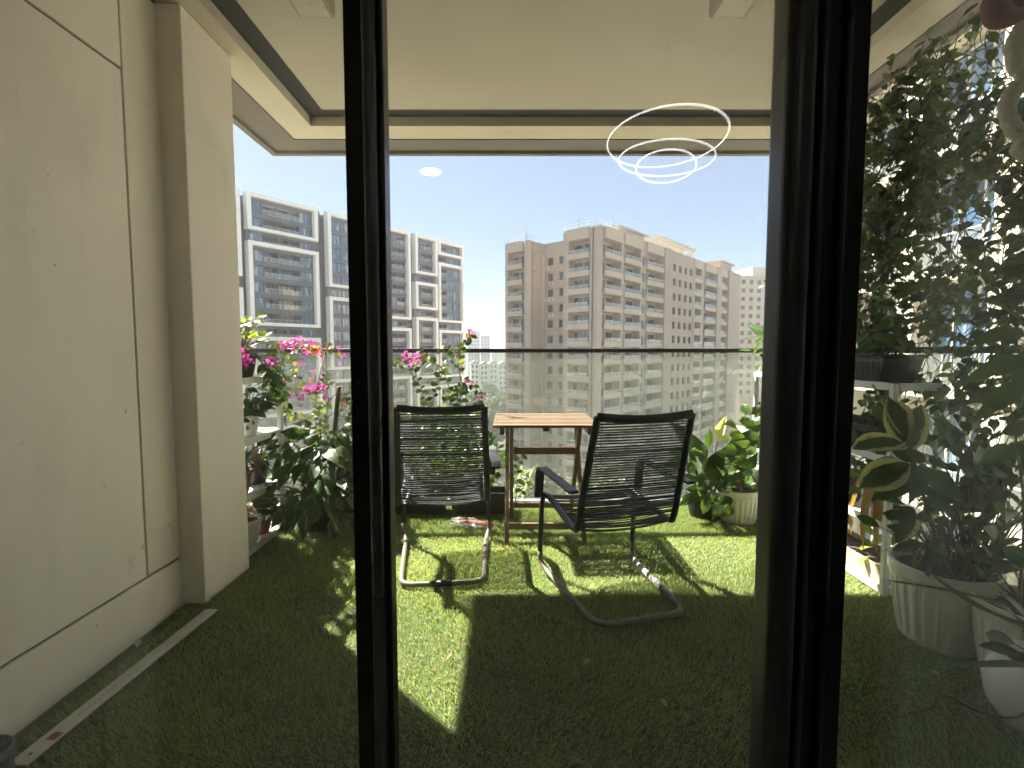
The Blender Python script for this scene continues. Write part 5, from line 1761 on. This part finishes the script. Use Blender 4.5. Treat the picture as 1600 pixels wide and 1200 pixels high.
# low white flats with gabled roofs
t = thing('apartment_block', 'low white apartment flats with gabled roofs between the two large blocks', 'building', (at(735, 600, 268).x, 268, 0), R(6))
mb, gm = MB(), MB()
zt_ = -5.4
for j in range(4):
    x = j * 5.2
    mb.box(x, x + 5.0, 0.6 + 0.8 * (j % 2), 14, GZ, zt_ - 0.6 * (j % 2))
    for s_ in (0.0, 2.1, 4.2):
        mb.box(x + s_, x + s_ + 0.75, 0.8 * (j % 2), 0.599 + 0.8 * (j % 2), GZ, zt_ - 0.8)
    for k in range(7):
        z = zt_ - 2.9 * (k + 1) - 0.6 * (j % 2)
        mb.box(x + 0.02, x + 4.9, 0.1 + 0.8 * (j % 2), 0.598 + 0.8 * (j % 2), z - 0.35, z + 0.45)
        for s_ in (1.42, 3.52):
            put('window', window_mesh(1.3, 1.7, 1, 'winframe', 'win', bar=0.1), t, (x + s_, 0.45 + 0.8 * (j % 2), z + 0.46))
    z = zt_ - 0.6 * (j % 2)
    gm.add([(x - 0.3, 0.2, z), (x + 5.3, 0.2, z), (x + 2.5, 0.2, z + 1.9), (x - 0.3, 14.2, z), (x + 5.3, 14.2, z), (x + 2.5, 14.2, z + 1.9)], [(0, 1, 2), (5, 4, 3), (0, 2, 5, 3), (1, 4, 5, 2), (0, 3, 4, 1)])
mb.build('wall', M['whiteapt'], t)
gm.build('roof', M['rooftile'], t)

# ---- trees below
tdata = leaf_data(0.9, 0.6, OVAL, fold=0.3, droop=0.2, full=False)
def crown(seed, rad, hgt, n):
    rnd = random.Random(seed)
    B = Bulk()
    blobs = [(Vector((rnd.uniform(-1, 1) * rad * 0.6, rnd.uniform(-1, 1) * rad * 0.6, rnd.uniform(0.35, 0.8) * hgt)), rnd.uniform(0.35, 0.6) * rad) for _ in range(9)]
    for i in range(n):
        c, r = rnd.choice(blobs)
        d = Vector((rnd.gauss(0, 1), rnd.gauss(0, 1), rnd.gauss(0.2, 1))).normalized()
        p = c + d * r * rnd.uniform(0.65, 1.05)
        B.add(tdata, p, d + Vector((rnd.uniform(-1, 1), rnd.uniform(-1, 1), rnd.uniform(-.8, .6))), d + Vector((0, 0, .5)), rnd.uniform(0.7, 1.4))
    me = bpy.data.meshes.new('crown')
    fast_mesh(me, np.concatenate(B.vs), np.concatenate(B.fs))
    me.materials.append(M['tree'])
    return me, blobs
M['tree'] = leafmat('tree_foliage', (0.045, 0.075, 0.022), (0.10, 0.13, 0.04), 0.25, 0.6)
kinds = []
for s_ in range(3):
    me, blobs = crown(s_, 4.2, 9.5, 1500)
    mb = MB()
    mb.tube([(0, 0, 0), (0.1, 0, 2.5), (0, 0.1, 5)], [0.32, 0.24, 0.15], 8)
    for c, r in blobs[:6]:
        mb.tube(smooth_path([(0, 0, 2.6), (c.x * 0.4, c.y * 0.4, c.z * 0.6), c], 4), [0.14 - 0.02 * i for i in range(5)] if False else 0.08, 6)
    kinds.append((me, mb.mesh('trunk', M['bark'])))
def tree(x, y, sc_, k, label, group):
    t = thing('tree', label, 'tree', (x, y, GZ), random.uniform(0, 6), group)
    t.scale = (sc_, sc_, sc_ * random.uniform(0.85, 1.15))
    put('crown', kinds[k][0], t)
    put('trunk', kinds[k][1], t)
for i in range(44):                                            # park between the two big blocks
    y = random.uniform(112, 262)
    px = random.uniform(615, 800)
    tree((px - 800) / 756 * y + random.uniform(-2, 2), y, random.uniform(0.7, 1.25), i % 3, 'leafy tree in the park below, between the grey block and the low white flats', 'trees in the park below')
for i in range(16):                                            # before the beige block
    y = random.uniform(52, 74)
    x = random.uniform(-4, 26) * y / 66
    tree(x, y, random.uniform(0.75, 1.1), i % 3, 'leafy tree at the foot of the long beige block', 'trees below the beige block')
for i in range(10):
    y = random.uniform(55, 80)
    tree(random.uniform(-34, -12) * y / 66, y, random.uniform(0.75, 1.1), i % 3, 'leafy tree below the grey block with white frames', 'trees below the grey block')

# lattice crane boom standing among the trees
t = thing('crane', 'pale green lattice crane boom rising from the trees behind the table legs', 'crane', (1.8, 50, GZ))
M['crane'] = plain('pale_green_paint', (0.48, 0.58, 0.22), 0.5)
q0, q1 = at(800, 800, 48) - Vector((1.8, 50, GZ)), at(823, 733, 48) - Vector((1.8, 50, GZ))
q0 = q0 + (q0 - q1) * 1.2
d = (q1 - q0).normalized()
s1 = d.cross(Vector((0, 1, 0))).normalized() * 0.55
s2 = d.cross(s1).normalized() * 0.55
mb = MB()
cs = [s1 + s2, s1 - s2, -s1 - s2, -s1 + s2]
for c in cs:
    mb.tube([q0 + c, q1 + c * 0.9], 0.05, 5)
N_ = 16
for i in range(N_):
    a, c = q0.lerp(q1, i / N_), q0.lerp(q1, (i + 1) / N_)
    for j in range(4):
        mb.tube([a + cs[j], c + cs[(j + 1) % 4]], 0.032, 4, cap=False)
        mb.tube([c + cs[j], c + cs[(j + 1) % 4]], 0.032, 4, cap=False)
mb.build('boom', M['crane'], t)
base_ = MB()
base_.box(q0.x - 1.5, q0.x + 1.5, q0.y - 2.5, q0.y + 2.5, 0.5, 2.6).box(q0.x - 1.8, q0.x + 1.8, q0.y - 3, q0.y + 3, 0.001, 0.5)
base_.bar((q0.x, q0.y, 2.0), (q0.x, q0.y, q0.z + 0.4) if q0.z > 2 else (q0.x, q0.y, 3.0), 0.8, 0.8)
base_.build('carriage', M['crane'], t)

# a kite circling in the sky
t = thing('bird', 'small dark bird gliding in the sky left of the beige block', 'bird', at(780, 360, 45))
t.scale = (0.5, 0.6, 0.6)
vs = [(0, -.17, 0), (.03, -.06, .02), (-.03, -.06, .02), (.02, .14, .01), (-.02, .14, .01), (0, .0, -.035), (.22, .02, .09), (.40, .12, .06), (.2, .12, .08), (-.22, .02, .09), (-.40, .12, .06), (-.2, .12, .08), (.05, .24, .01), (-.05, .24, .01)]
MB().add(vs, [(0, 1, 2), (1, 3, 4, 2), (0, 5, 1), (0, 2, 5), (1, 5, 3), (2, 4, 5), (5, 4, 3), (1, 6, 8, 3), (6, 7, 8), (2, 4, 11, 9), (9, 11, 10), (3, 12, 13, 4)]).build('body', plain('dark_feathers', (0.03, 0.025, 0.02), 0.8), t)

# ------------------------------------------------------------------ haze
m, t, b_, o_ = new_mat('haze_air')
t.nodes.remove(b_)
pv = node(t, 'ShaderNodeVolumePrincipled')
pv.inputs['Color'].default_value = (0.93, 0.96, 1.0, 1)
pv.inputs['Density'].default_value = 0.0006
pv.inputs['Anisotropy'].default_value = 0.0
t.links.new(pv.outputs[0], o_.inputs['Volume'])
stuff(MB().box(-2300, 2300, -300, 2600, GZ - 1.0, 36).build('haze', m))
